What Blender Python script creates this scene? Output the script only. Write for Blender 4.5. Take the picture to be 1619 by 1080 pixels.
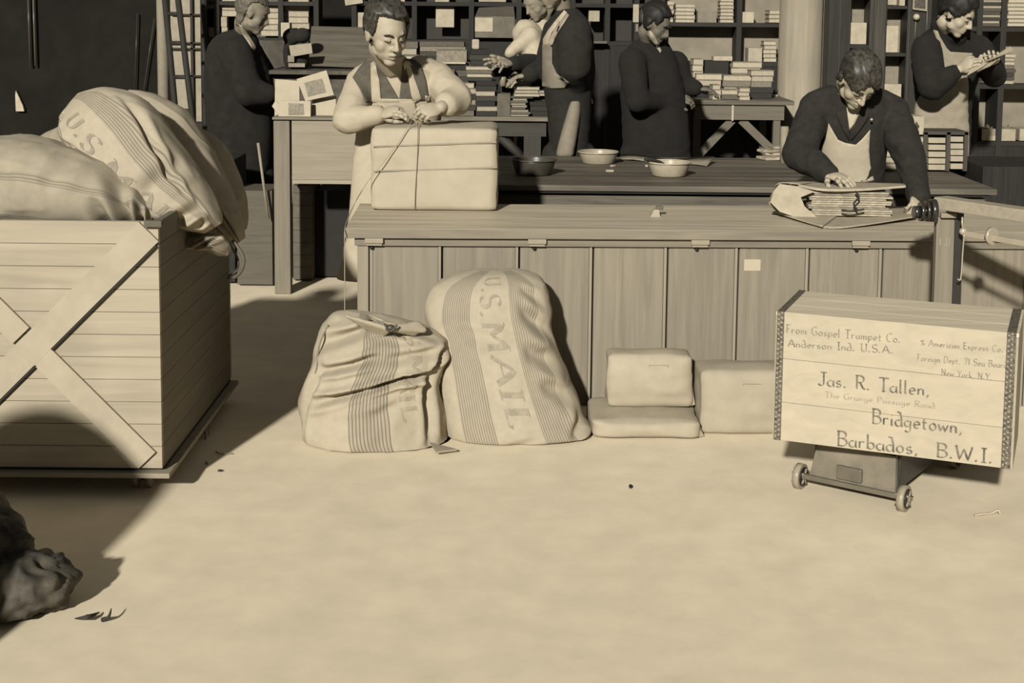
import bpy, bmesh, math, random
from mathutils import Vector, Matrix, noise, geometry
from mathutils.bvhtree import BVHTree
PI = math.pi
V = Vector
scene = bpy.context.scene
for o in list(bpy.data.objects): bpy.data.objects.remove(o)
COL = scene.collection

# ---------------------------------------------------------------- camera
F_PX, CX, CY = 2200.0, 809.5, 241.0        # focal length and principal point in photo pixels
PITCH, ROLL, CAM_H = math.radians(6.0), math.radians(0.55), 1.55
cam_d = bpy.data.cameras.new('camera'); cam = bpy.data.objects.new('camera', cam_d); COL.objects.link(cam)
scene.camera = cam
cam_d.sensor_width = 36.0; cam_d.lens = F_PX / 1619 * 36.0
cam_d.shift_x = 0.0; cam_d.shift_y = -(540 - CY) / 1619
cam_d.clip_start = 0.05; cam_d.clip_end = 100
FWD = V((0, math.cos(PITCH), -math.sin(PITCH)))
RGT0 = V((1, 0, 0)); UP0 = RGT0.cross(FWD)
RGT = RGT0 * math.cos(ROLL) + UP0 * math.sin(ROLL)
UPV = RGT.cross(FWD)
CAMP = V((0, 0, CAM_H))
Mx = Matrix((RGT, UPV, -FWD)).transposed().to_4x4(); Mx.translation = CAMP
cam.matrix_world = Mx

# ---------------------------------------------------------------- light
world = bpy.data.worlds.new('world'); scene.world = world; world.use_nodes = True
bg = world.node_tree.nodes['Background']
bg.inputs[0].default_value = (1.0, 0.985, 0.95, 1); bg.inputs[1].default_value = 0.145
sun_d = bpy.data.lights.new('sun', 'SUN'); sun_d.energy = 6.3; sun_d.angle = math.radians(2.2)
sun_d.color = (1.0, 0.98, 0.95)
sun = bpy.data.objects.new('sun', sun_d); COL.objects.link(sun)
SUN_DIR = V((0.28, 1.0, -0.455)).normalized()
sun.rotation_euler = SUN_DIR.to_track_quat('-Z', 'Y').to_euler(); sun.location = (-2, -4, 4)
vs = scene.view_settings
vs.view_transform = 'Standard'; vs.look = 'None'; vs.gamma = 1.0; vs.use_curve_mapping = False
vs.exposure = 0.0

# ---------------------------------------------------------------- measuring helpers
def ray(px, py):
    return FWD + RGT * ((px - CX) / F_PX) + UPV * ((CY - py) / F_PX)
def P(px, py, Y):                       # the point seen at a pixel at depth Y
    d = ray(px, py); return CAMP + d * (Y / d.y)
def PZ(px, py, z):                      # the point seen at a pixel at height z
    d = ray(px, py); return CAMP + d * ((z - CAM_H) / d.z)
def proj(p):
    q = V(p) - CAMP; w = q.dot(FWD)
    return (CX + F_PX * q.dot(RGT) / w, CY - F_PX * q.dot(UPV) / w)
def inpoly(x, y, poly):
    c = False; n = len(poly); j = n - 1
    for i in range(n):
        xi, yi = poly[i]; xj, yj = poly[j]
        if (yi > y) != (yj > y) and x < (xj - xi) * (y - yi) / (yj - yi) + xi: c = not c
        j = i
    return c

# ---------------------------------------------------------------- materials
def lin(v):
    v /= 255.0
    return v / 12.92 if v <= 0.04045 else ((v + 0.055) / 1.055) ** 2.4
KALB = 0.5
def tone(v, k=None):
    k = KALB if k is None else k
    return (lin(v) * k, lin(v * 0.932) * k, lin(v * 0.79) * k, 1)
_m = {}
def mat(v, rough=0.75, var=0.06, scale=18, grain=None, bump=0.0, spec=0.25, stripes=None, metal=0.0, planks=None, blot=0.0):
    key = (v, rough, var, scale, grain, bump, spec, stripes, metal, planks, blot)
    if key in _m: return _m[key]
    m = bpy.data.materials.new('material_%d' % (len(_m) + 1)); m.use_nodes = True
    nt = m.node_tree; N = nt.nodes; L = nt.links
    b = N['Principled BSDF']; b.inputs['Roughness'].default_value = rough
    b.inputs['Specular IOR Level'].default_value = spec; b.inputs['Metallic'].default_value = metal
    tc = N.new('ShaderNodeTexCoord'); mp = N.new('ShaderNodeMapping')
    L.new(tc.outputs['Object'], mp.inputs['Vector'])
    s = {None: (1, 1, 1), 'x': (.06, 1, 1), 'y': (1, .06, 1), 'z': (1, 1, .05)}[grain]
    mp.inputs['Scale'].default_value = s
    nz = N.new('ShaderNodeTexNoise'); nz.inputs['Scale'].default_value = scale * (3 if grain else 1)
    nz.inputs['Detail'].default_value = 6; nz.inputs['Roughness'].default_value = 0.6
    if grain: nz.inputs['Distortion'].default_value = 0.6
    L.new(mp.outputs[0], nz.inputs['Vector'])
    cr = N.new('ShaderNodeValToRGB')
    cr.color_ramp.elements[0].position = .3; cr.color_ramp.elements[1].position = .7
    cr.color_ramp.elements[0].color = tone(v * (1 - var * 1.3)); cr.color_ramp.elements[1].color = tone(v * (1 + var))
    L.new(nz.outputs['Fac'], cr.inputs[0])
    col = cr.outputs[0]
    def mix(fac, colr, a):
        mx = N.new('ShaderNodeMix'); mx.data_type = 'RGBA'
        L.new(fac, mx.inputs['Factor']); L.new(a, mx.inputs['A'])
        mx.inputs['B'].default_value = colr
        return mx.outputs['Result']
    if blot:
        n2 = N.new('ShaderNodeTexNoise'); n2.inputs['Scale'].default_value = 3.0; n2.inputs['Detail'].default_value = 3
        L.new(tc.outputs['Object'], n2.inputs['Vector'])
        r2 = N.new('ShaderNodeMapRange'); r2.inputs['From Min'].default_value = .48; r2.inputs['From Max'].default_value = .75
        r2.inputs['To Max'].default_value = blot; L.new(n2.outputs['Fac'], r2.inputs['Value'])
        col = mix(r2.outputs['Result'], tone(v * 0.78), col)
    def math_(op, a, bv=None, cv=None):
        n = N.new('ShaderNodeMath'); n.operation = op
        for i, q in enumerate((a, bv, cv)):
            if q is None: continue
            if isinstance(q, (int, float)): n.inputs[i].default_value = q
            else: L.new(q, n.inputs[i])
        return n.outputs[0]
    if stripes:                                  # woven stripes running along the cloth, from its UV map
        uvn = N.new('ShaderNodeUVMap'); uvn.uv_map = 'UVMap'
        sp = N.new('ShaderNodeSeparateXYZ'); L.new(uvn.outputs[0], sp.inputs[0])
        pitch, dark, bands = stripes
        fr = math_('FRACT', math_('DIVIDE', sp.outputs[0], pitch))
        line = math_('LESS_THAN', fr, 0.36)
        tot = None
        for (u0, u1) in bands:
            bd = math_('MULTIPLY', math_('GREATER_THAN', sp.outputs[0], u0), math_('LESS_THAN', sp.outputs[0], u1))
            tot = bd if tot is None else math_('MAXIMUM', tot, bd)
        col = mix(math_('MULTIPLY', math_('MULTIPLY', tot, line), 0.85), tone(dark), col)
        col = mix(math_('MULTIPLY', tot, 0.28), tone(dark * 1.1), col)
    if planks:                                   # thin dark joints every <pitch> along z (horizontal boards)
        ax, pitch, off, w, dk = planks
        sp = N.new('ShaderNodeSeparateXYZ'); L.new(tc.outputs['Object'], sp.inputs[0])
        fr = math_('FRACT', math_('DIVIDE', math_('ADD', sp.outputs['XYZ'.index(ax)], off), pitch))
        col = mix(math_('MULTIPLY', math_('LESS_THAN', fr, w), 0.7), tone(dk), col)
    L.new(col, b.inputs['Base Color'])
    if bump:
        bp = N.new('ShaderNodeBump'); bp.inputs['Strength'].default_value = bump; bp.inputs['Distance'].default_value = 0.01
        L.new(nz.outputs['Fac'], bp.inputs['Height']); L.new(bp.outputs[0], b.inputs['Normal'])
    _m[key] = m
    return m

# ---------------------------------------------------------------- mesh builder
class MB:
    def __init__(s):
        s.bm = bmesh.new(); s.uv = s.bm.loops.layers.uv.new('UVMap'); s.mi = 0
    def _tag(s, faces):
        for f in faces: f.material_index = s.mi; f.smooth = False
    def box(s, c, size, rot=None, bv=0.0):
        r = bmesh.ops.create_cube(s.bm, size=1.0)
        vs_ = r['verts']; M = (rot or Matrix.Identity(3))
        for v in vs_:
            v.co = V((v.co.x * size[0], v.co.y * size[1], v.co.z * size[2]))
        fs = set(f for v in vs_ for f in v.link_faces); s._tag(fs)
        if bv:
            es = list(set(e for v in vs_ for e in v.link_edges))
            rr = bmesh.ops.bevel(s.bm, geom=es, offset=bv, segments=2, profile=0.6, affect='EDGES')
            vs_ = list(set(v for f in rr['faces'] for v in f.verts)); s._tag(rr['faces'])
            allf = set(f for v in vs_ for f in v.link_faces); s._tag(allf)
            vs_ = list(set(v for f in allf for v in f.verts))
        for v in vs_: v.co = M @ v.co + V(c)
        return vs_
    def hexa(s, p):                     # eight corners: bottom ring 0-3, top ring 4-7
        vv = [s.bm.verts.new(q) for q in p]
        fs = [s.bm.faces.new([vv[i] for i in f]) for f in ((3,2,1,0),(4,5,6,7),(0,1,5,4),(1,2,6,5),(2,3,7,6),(3,0,4,7))]
        s._tag(fs); return vv
    def cyl(s, p, q, r1, r2=None, seg=16, smooth=True):
        p = V(p); q = V(q); r2 = r1 if r2 is None else r2
        d = q - p; L_ = d.length
        if L_ < 1e-6: return
        M = d.to_track_quat('Z', 'Y').to_matrix().to_4x4(); M.translation = (p + q) / 2
        r = bmesh.ops.create_cone(s.bm, cap_ends=True, segments=seg, radius1=r1, radius2=r2, depth=L_, matrix=M)
        for f in set(f for v in r['verts'] for f in v.link_faces):
            f.material_index = s.mi; f.smooth = smooth and len(f.verts) == 4
        return r['verts']
    def ball(s, c, r, rot=None, sub=3):
        if not hasattr(r, '__len__'): r = (r, r, r)
        q = bmesh.ops.create_icosphere(s.bm, subdivisions=sub, radius=1.0)
        M = rot or Matrix.Identity(3)
        for v in q['verts']: v.co = M @ V((v.co.x * r[0], v.co.y * r[1], v.co.z * r[2])) + V(c)
        for f in set(f for v in q['verts'] for f in v.link_faces): f.material_index = s.mi; f.smooth = True
        return q['verts']
    def limb(s, pts, rads, seg=14):
        for i, (p, r) in enumerate(zip(pts, rads)):
            s.ball(p, r, sub=2)
            if i: s.cyl(pts[i - 1], p, rads[i - 1], r, seg)
    def tube(s, pts, r, seg=6, spline=True):
        pts = [V(p) for p in pts]
        if spline and len(pts) > 2: pts = crm(pts, 6)
        rings = []; n = len(pts); prev = None
        for i, p in enumerate(pts):
            t = (pts[min(i + 1, n - 1)] - pts[max(i - 1, 0)])
            if t.length < 1e-9: t = V((0, 0, 1))
            t.normalize()
            a = t.cross(V((0, 0, 1))) if prev is None else prev - t * prev.dot(t)
            if a.length < 1e-4: a = t.cross(V((1, 0, 0)))
            a.normalize(); prev = a; b_ = t.cross(a)
            rr = r if not callable(r) else r(i / max(1, n - 1))
            rings.append([s.bm.verts.new(p + (a * math.cos(k * 2 * PI / seg) + b_ * math.sin(k * 2 * PI / seg)) * rr) for k in range(seg)])
        fs = []
        for i in range(n - 1):
            for k in range(seg):
                k2 = (k + 1) % seg
                fs.append(s.bm.faces.new((rings[i][k], rings[i][k2], rings[i + 1][k2], rings[i + 1][k])))
        fs.append(s.bm.faces.new(rings[0][::-1])); fs.append(s.bm.faces.new(rings[-1]))
        for f in fs: f.material_index = s.mi; f.smooth = True
    def grid(s, fn, nu, nv, close_u=False, cap=False, smooth=True, zmin=None):
        R = []
        for j in range(nv):
            row = []
            for i in range(nu):
                p = fn(i / (nu if close_u else nu - 1), j / (nv - 1))
                if zmin is not None and p.z < zmin: p.z = zmin
                row.append(s.bm.verts.new(p))
            R.append(row)
        m = nu if close_u else nu - 1
        for j in range(nv - 1):
            for i in range(m):
                i2 = (i + 1) % nu
                f = s.bm.faces.new((R[j][i], R[j][i2], R[j + 1][i2], R[j + 1][i]))
                f.material_index = s.mi; f.smooth = smooth
                for lp, (a, b_) in zip(f.loops, ((i, j), (i + 1, j), (i + 1, j + 1), (i, j + 1))):
                    lp[s.uv].uv = (a / m, b_ / (nv - 1))
        if cap and close_u:
            for row, rev in ((R[0], True), (R[-1], False)):
                f = s.bm.faces.new(row[::-1] if rev else row); f.material_index = s.mi; f.smooth = smooth
        return R
    def prism(s, poly, d):              # planar outline pushed along d
        a = [s.bm.verts.new(V(p)) for p in poly]; b_ = [s.bm.verts.new(V(p) + V(d)) for p in poly]
        n = len(poly)
        fs = [s.bm.faces.new(a[::-1]), s.bm.faces.new(b_)]
        for i in range(n): fs.append(s.bm.faces.new((a[i], a[(i + 1) % n], b_[(i + 1) % n], b_[i])))
        s._tag(fs)
    def lathe(s, c, prof, seg=28, rot=None):
        M = rot or Matrix.Identity(3); R = []
        for (r, z) in prof:
            R.append([s.bm.verts.new(M @ V((r * math.cos(k * 2 * PI / seg), r * math.sin(k * 2 * PI / seg), z)) + V(c)) for k in range(seg)])
        for i in range(len(R) - 1):
            for k in range(seg):
                k2 = (k + 1) % seg
                f = s.bm.faces.new((R[i][k], R[i][k2], R[i + 1][k2], R[i + 1][k])); f.smooth = True; f.material_index = s.mi
        for row in (R[0][::-1], R[-1]):
            f = s.bm.faces.new(row); f.material_index = s.mi
    def mesh(s, org):
        bmesh.ops.recalc_face_normals(s.bm, faces=s.bm.faces)
        me = bpy.data.meshes.new('m'); 
        if org is not None: bmesh.ops.translate(s.bm, verts=s.bm.verts, vec=-V(org))
        s.bm.to_mesh(me); s.bm.free(); return me
    def part(s, name, m, parent, label=None):
        """a part (child) of a thing; vertices are given in world space"""
        org = WORG[parent.name]
        o = bpy.data.objects.new(name, s.mesh(org)); o.data.name = name
        for q in (m if isinstance(m, (list, tuple)) else [m]): o.data.materials.append(q)
        COL.objects.link(o); o.parent = parent; WORG[o.name] = org
        if label: o['label'] = label
        return o
    def solo(s, name, m, label, cat, group=None, kind=None):
        """a thing that is one mesh; origin at the middle of its base"""
        co = [v.co for v in s.bm.verts]
        lo = V((min(c.x for c in co), min(c.y for c in co), min(c.z for c in co)))
        hi = V((max(c.x for c in co), max(c.y for c in co), 0))
        org = V(((lo.x + hi.x) / 2, (lo.y + hi.y) / 2, lo.z))
        o = bpy.data.objects.new(name, s.mesh(org)); o.data.name = name
        for q in (m if isinstance(m, (list, tuple)) else [m]): o.data.materials.append(q)
        COL.objects.link(o); o.location = org; WORG[o.name] = org
        return tag(o, label, cat, group, kind)
WORG = {}
def tag(o, label=None, cat=None, group=None, kind=None):
    if label: o['label'] = label
    if cat: o['category'] = cat
    if group: o['group'] = group
    if kind: o['kind'] = kind
    return o
def thing(name, label, cat, loc, group=None):
    o = bpy.data.objects.new(name, None); COL.objects.link(o); o.empty_display_size = 0.05
    o.location = V(loc); WORG[o.name] = V(loc)
    return tag(o, label, cat, group)
def struct(name, mb, m):
    o = bpy.data.objects.new(name, mb.mesh(None)); o.data.materials.append(m); COL.objects.link(o)
    o['kind'] = 'structure'; WORG[o.name] = V((0, 0, 0)); return o
def crm(pts, k):                         # Catmull-Rom through points
    out = []; n = len(pts)
    for i in range(n - 1):
        p0, p1, p2, p3 = pts[max(i - 1, 0)], pts[i], pts[i + 1], pts[min(i + 2, n - 1)]
        for j in range(k):
            t = j / k
            out.append(0.5 * ((2 * p1) + (p2 - p0) * t + (2 * p0 - 5 * p1 + 4 * p2 - p3) * t * t + (3 * p1 - p0 - 3 * p2 + p3) * t ** 3))
    out.append(pts[-1]); return out
def rotz(a): return Matrix.Rotation(a, 3, 'Z')
def frame3(x, y, z): return Matrix((x, y, z)).transposed()

def modapply(o, mods):
    for kind, kw in mods:
        md = o.modifiers.new('m', kind)
        for k, v in kw.items(): setattr(md, k, v)
    dg = bpy.context.evaluated_depsgraph_get(); dg.update()
    me = bpy.data.meshes.new_from_object(o.evaluated_get(dg))
    o.modifiers.clear(); old = o.data; o.data = me; bpy.data.meshes.remove(old)
    return o
def fuse(o, voxel, smooth=3, fac=0.5):   # weld overlapping volumes into one continuous skin
    mats = [m for m in o.data.materials]; nm = o.data.name
    modapply(o, [('REMESH', dict(mode='VOXEL', voxel_size=voxel, use_smooth_shade=True)), ('SMOOTH', dict(factor=fac, iterations=smooth))])
    o.data.name = nm
    if not o.data.materials:
        for m in mats: o.data.materials.append(m)
    for p in o.data.polygons: p.use_smooth = True
    return o
def bvh(objs):
    vs_ = []; fs = []
    for o in (objs if isinstance(objs, (list, tuple)) else [objs]):
        g = WORG[o.name]; b = len(vs_)
        vs_ += [v.co + g for v in o.data.vertices]; fs += [[b + i for i in p.vertices] for p in o.data.polygons]
    return BVHTree.FromPolygons(vs_, fs)
class Trees:
    def __init__(s, ts):
        s.ts = []
        for t in ts: s.ts += t.ts if isinstance(t, Trees) else [t if isinstance(t, BVHTree) else bvh(t)]
    def ray_cast(s, o, d):
        b = (None, None, None, None)
        for t in s.ts:
            h = t.ray_cast(o, d)
            if h[0] is not None and (b[0] is None or h[3] < b[3]): b = h
        return b
def patch(name, poly, target, m, parent, off=0.006, th=0.004, step=4.0, label=None, wr=0.0):
    """a piece of cloth of the given outline lying on the surface it covers"""
    tr = target if isinstance(target, (BVHTree, Trees)) else Trees(target if isinstance(target, list) else [target])
    poly = [V((a, b)) for a, b in poly]
    bd = []
    for i, p in enumerate(poly):
        q = poly[(i + 1) % len(poly)]; n = max(1, int((q - p).length / step))
        for k in range(n): bd.append(p.lerp(q, k / n))
    nb = len(bd); pts = list(bd)
    x0 = min(p.x for p in bd); x1 = max(p.x for p in bd); y0 = min(p.y for p in bd); y1 = max(p.y for p in bd)
    pl = [(p.x, p.y) for p in bd]
    y = y0 + step * .5; row = 0
    while y < y1:
        x = x0 + step * (.5 if row % 2 else 0)
        while x < x1:
            if inpoly(x, y, pl) and min((V((x, y)) - b).length_squared for b in bd) > (step * .45) ** 2: pts.append(V((x, y)))
            x += step
        y += step * .87; row += 1
    r = geometry.delaunay_2d_cdt(pts, [(i, (i + 1) % nb) for i in range(nb)], [list(range(nb))], 1, 1e-4)
    W = []; last = None
    for p in r[0]:
        d = ray(p.x, p.y).normalized(); h = tr.ray_cast(CAMP, d)
        W.append([p, h[0], h[1]])
    hits = [w for w in W if w[1] is not None]
    if not hits: print('PATCH MISSED', name, parent.name if parent else ''); return None
    out = []
    for w in W:
        if w[1] is None:
            b = min(hits, key=lambda q: (q[0] - w[0]).length_squared)
            dd = (b[1] - CAMP).dot(FWD); d = ray(w[0].x, w[0].y); q = CAMP + d * (dd + 0.01)
        else: q = w[1]
        d = ray(w[0].x, w[0].y).normalized()
        n = noise.noise(V((q.x * 9, q.y * 9, q.z * 4))) * wr
        out.append(q - d * (off + n))
    mb = MB()
    fr = [mb.bm.verts.new(q) for q in out]
    bk = [mb.bm.verts.new(q + ray(w[0].x, w[0].y).normalized() * th) for q, w in zip(out, W)]
    ed = {}
    for f in r[2]:
        try:
            a = mb.bm.faces.new([fr[i] for i in f]); a.smooth = True
            c = mb.bm.faces.new([bk[i] for i in reversed(f)]); c.smooth = True
        except ValueError: continue
        for i in range(len(f)):
            e = (f[i], f[(i + 1) % len(f)]); ed[e] = ed.get(e, 0) + 1
    for (a, b) in list(ed):
        if (b, a) not in ed:
            try: mb.bm.faces.new((fr[b], fr[a], bk[a], bk[b]))
            except ValueError: pass
    for v in [v for v in mb.bm.verts if not v.link_faces]: mb.bm.verts.remove(v)
    return mb.part(name, m, parent, label)

# ---------------------------------------------------------------- pen lettering
def arc(cx, cy, rx, ry, a0, a1, n=8):
    return [(cx + rx * math.cos(math.radians(a0 + (a1 - a0) * i / n)), cy + ry * math.sin(math.radians(a0 + (a1 - a0) * i / n))) for i in range(n + 1)]
G = {
 'A': (.72, [[(0,0),(.36,1),(.72,0)],[(.14,.36),(.58,.36)]]),
 'B': (.62, [[(.1,0),(.1,1)],[(0,1),(.3,1)]+arc(.3,.76,.25,.24,90,-90)+[(.1,.52)],[(.3,.52)]+arc(.32,.26,.28,.26,90,-90)+[(.05,0)]]),
 'C': (.62, [arc(.36,.5,.34,.5,50,310,14)]),
 'D': (.66, [[(.1,0),(.1,1)],[(0,1),(.25,1)]+arc(.25,.5,.38,.5,90,-90,12)+[(.03,0)]]),
 'E': (.55, [[(.1,1),(.1,0),(.52,0)],[(0,1),(.5,1)],[(.1,.52),(.4,.52)]]),
 'F': (.52, [[(.1,1),(.1,0)],[(0,1),(.52,1)],[(.1,.52),(.4,.52)]]),
 'G': (.68, [arc(.36,.5,.34,.5,50,300,14)+[(.6,.1),(.6,.42),(.38,.42)]]),
 'I': (.3, [[(.15,0),(.15,1)],[(0,1),(.3,1)],[(0,0),(.3,0)]]),
 'J': (.5, [[(.36,1),(.36,.2)]+arc(.18,.2,.18,.2,0,-160,7),[(.12,1),(.55,1)]]),
 'L': (.5, [[(.1,1),(.1,0),(.5,0),(.5,.15)],[(0,1),(.22,1)]]),
 'M': (.84, [[(.08,0),(.12,1),(.42,.25),(.72,1),(.78,0)],[(0,0),(.18,0)],[(.68,0),(.88,0)],[(0,1),(.12,1)],[(.72,1),(.86,1)]]),
 'N': (.7, [[(.1,0),(.1,1),(.6,0),(.6,1)],[(0,1),(.1,1)],[(0,0),(.18,0)]]),
 'P': (.58, [[(.1,0),(.1,1)],[(0,1),(.28,1)]+arc(.28,.74,.27,.26,90,-90)+[(.1,.48)]]),
 'R': (.64, [[(.1,0),(.1,1)],[(0,1),(.3,1)]+arc(.3,.75,.26,.25,90,-90)+[(.1,.5)],[(.3,.5),(.5,.12),(.66,0)]]),
 'S': (.55, [arc(.28,.74,.24,.26,30,270,9)+arc(.28,.25,.25,.25,90,-150,9)]),
 'T': (.64, [[(.32,1),(.32,0)],[(0,.95),(.04,1),(.6,1),(.64,.95)],[(.2,0),(.44,0)]]),
 'U': (.68, [[(.1,1),(.1,.3)]+arc(.34,.3,.24,.3,180,360,10)+[(.58,1)],[(0,1),(.2,1)],[(.48,1),(.68,1)]]),
 'W': (.92, [[(0,1),(.2,0),(.44,.8),(.68,0),(.9,1)]]),
 'Y': (.6, [[(0,1),(.3,.5),(.6,1)],[(.3,.5),(.3,0)]]),
 'a': (.46, [arc(.2,.22,.2,.22,70,360,10),[(.4,.46),(.4,.06),(.48,0)]]),
 'b': (.46, [[(.05,1),(.05,0)],arc(.24,.22,.19,.22,150,-150,10)]),
 'c': (.42, [arc(.24,.23,.2,.23,50,310,9)]),
 'd': (.46, [arc(.2,.22,.2,.22,60,330,10),[(.1,.98),(.3,.94),(.4,.5),(.4,.06),(.48,0)]]),
 'e': (.44, [[(.05,.24),(.4,.27)]+arc(.23,.23,.19,.23,15,310,10)]),
 'g': (.46, [arc(.2,.24,.19,.2,60,360,9),[(.4,.46),(.4,-.15)]+arc(.22,-.15,.18,.16,0,-150,6)]),
 'h': (.46, [[(.05,1),(.05,0)],[(.05,.3),(.2,.46),(.36,.38),(.38,0)]]),
 'i': (.2, [[(.08,.46),(.08,.05),(.16,0)],[(.08,.66),(.1,.7)]]),
 'k': (.44, [[(.05,1),(.05,0)],[(.38,.46),(.08,.2)],[(.16,.26),(.42,0)]]),
 'l': (.2, [[(.08,1),(.08,.05),(.16,0)]]),
 'm': (.68, [[(.05,.46),(.05,0)],[(.05,.3),(.18,.46),(.3,.38),(.3,0)],[(.3,.3),(.44,.46),(.58,.38),(.58,0)]]),
 'n': (.46, [[(.05,.46),(.05,0)],[(.05,.3),(.2,.46),(.36,.38),(.38,0)]]),
 'o': (.46, [arc(.22,.23,.19,.23,90,450,12)]),
 'p': (.46, [[(.05,.46),(.05,-.32)],arc(.24,.23,.18,.22,150,-150,10)]),
 'r': (.36, [[(.05,.46),(.05,0)],[(.05,.3),(.18,.46),(.34,.42)]]),
 's': (.38, [arc(.18,.34,.14,.12,40,260,6)+arc(.17,.12,.16,.12,90,-150,6)]),
 't': (.34, [[(.12,.7),(.12,.06),(.26,0)],[(0,.46),(.3,.46)]]),
 'u': (.46, [[(.05,.46),(.05,.1),(.18,0),(.36,.1)],[(.38,.46),(.38,0)]]),
 'w': (.62, [[(0,.46),(.14,0),(.3,.4),(.44,0),(.6,.46)]]),
 'x': (.42, [[(.02,.46),(.38,0)],[(.38,.46),(.02,0)]]),
 '.': (.24, [[(.04,0),(.12,.09)],[(.12,0),(.04,.09)]]), ',': (.22, [[(.08,.06),(.1,0),(.02,-.14)]]), ' ': (.32, []),
 '%': (.6, [arc(.12,.7,.1,.12,0,360,8),[(.05,0),(.5,.9)],arc(.44,.2,.1,.12,0,360,8)]),
 '7': (.5, [[(.02,.9),(.05,1),(.46,1),(.2,0)]]), '1': (.3, [[(.02,.85),(.16,1),(.16,0)]]),
 '2': (.5, [arc(.24,.75,.2,.25,170,-30,8)+[(.04,0),(.46,0)]]), '3': (.5, [arc(.22,.76,.2,.24,150,-90,8)+arc(.22,.26,.24,.26,90,-150,8)]),
}
def lettering(mb, text, fn, h, nib=(.05, .05), space=.1, total=None, hair=.25):
    """fn(x, y) places a point of the line of writing; broad-nib strokes; x,y in metres"""
    w = sum(G[c][0] + space for c in text) - space
    sx = (total / w) if total else h
    x = 0.0
    for c in text:
        gw, strokes = G[c]
        for st in strokes:
            pts = [V((a, b)) for a, b in st]
            fine = []
            for i in range(len(pts) - 1):
                n = max(1, int((pts[i + 1] - pts[i]).length / .16))
                for k in range(n): fine.append(pts[i].lerp(pts[i + 1], k / n))
            fine.append(pts[-1])
            prev = None
            for i, p in enumerate(fine):
                t = (fine[min(i + 1, len(fine) - 1)] - fine[max(i - 1, 0)]); t = t.normalized() if t.length else V((1, 0))
                nrm = V((-t.y, t.x))
                wd = abs(nrm.dot(V((nib[0], nib[1])))) + (nib[0] + nib[1]) * .5 * hair
                a = p + nrm * wd * .5; b = p - nrm * wd * .5
                va = mb.bm.verts.new(fn((x + a.x) * sx, a.y * h)); vb = mb.bm.verts.new(fn((x + b.x) * sx, b.y * h))
                if prev:
                    f = mb.bm.faces.new((prev[0], prev[1], vb, va)); f.material_index = mb.mi
                prev = (va, vb)
        x += gw + space
# ================================================================ the room
KALB = .97; FLOOR_M = mat(212, rough=.9, var=.03, scale=7, bump=.04, blot=.15); KALB = .5
mb = MB(); mb.box((-0.5, 5.3, -0.03), (11.6, 10.8, 0.06)); struct('floor', mb, FLOOR_M)
mb = MB(); mb.box((-0.5, 10.75, 2.6), (11.6, 0.1, 5.3)); struct('wall_back', mb, mat(40, var=.12, scale=5, spec=.05))
mb = MB(); mb.box((-6.25, 8.0, 1.6), (0.1, 5.2, 3.3)); struct('wall_left', mb, mat(60, var=.12, scale=5))

# ================================================================ packing counter
KALB = .8; W_TOP = mat(184, var=.11, scale=9, grain='x', rough=.55); KALB = .5; W_PAN = mat(158, var=.09, scale=12, grain='z', rough=.6)  # worktop tone raised to make up for the grazing light on it
W_EDGE = mat(150, var=.08, scale=9, grain='x', rough=.6); W_LT = mat(178, var=.05, scale=9, grain='z')
CZ = 0.70
c0 = PZ(545, 362, CZ); c1 = PZ(1475, 367, CZ)
ex = (c1 - c0); ex.z = 0; ex.normalize(); ey = V((-ex.y, ex.x, 0)); EZ = V((0, 0, 1))
CR = frame3(ex, ey, EZ)
def cp(x, y, z): return c0 + ex * x + ey * y + EZ * (z - CZ)
CL = 3.1
def cbox(mb, x0, x1, y0, y1, z0, z1, bv=0): mb.box(cp((x0 + x1) / 2, (y0 + y1) / 2, (z0 + z1) / 2), (x1 - x0, y1 - y0, z1 - z0), CR, bv)
def cx_at(px, py, y=0.03):              # distance along the counter front seen at a pixel
    o = c0 + ey * y; d = ray(px, py); t = (o - CAMP).dot(ey) / d.dot(ey); return ((CAMP + d * t) - o).dot(ex)
counter = thing('packing_counter', 'long low wooden packing counter with board panelled front across the middle', 'counter', cp(CL / 2, .35, 0))
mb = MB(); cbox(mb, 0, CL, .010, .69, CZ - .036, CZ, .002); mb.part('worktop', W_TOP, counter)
mb = MB(); cbox(mb, 0, CL, 0, .0098, CZ - .036, CZ - .0005, .003); mb.part('darker_front_lip', mat(158, var=.1, scale=9, grain='x', rough=.6), counter)  # front face of the same board, split off to stay darker than the raised top
mb = MB(); cbox(mb, .035, CL, .022, .05, CZ - .068, CZ - .037); mb.part('apron_rail', W_EDGE, counter)
mb = MB(); cbox(mb, .05, CL, .055, .65, .0, CZ - .037); mb.part('carcass', mat(70, var=.05), counter)
mb = MB(); cbox(mb, .045, .088, .03, .07, 0, CZ - .069, .003); cbox(mb, .092, .104, .036, .07, 0, CZ - .069, .002); mb.part('corner_post', W_LT, counter)
edges = [cx_at(q, 420) for q in (583, 699, 821, 938, 1056, 1168, 1280, 1396, 1512, 1628, 1744)]
for i in range(len(edges) - 1):
    a, b = edges[i], edges[i + 1]
    if b > CL: break
    mb = MB(); cbox(mb, a + .004, b - .016, .040, .056, 0, CZ - .069, .001); mb.part('panel', mat(166 - (i * 7) % 10, var=.07, scale=10 + i, grain='z', rough=.6), counter)
    mb = MB(); cbox(mb, b - .015, b - .004, .033, .056, 0, CZ - .069, .002); mb.part('bead_strip', W_LT, counter)
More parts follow.
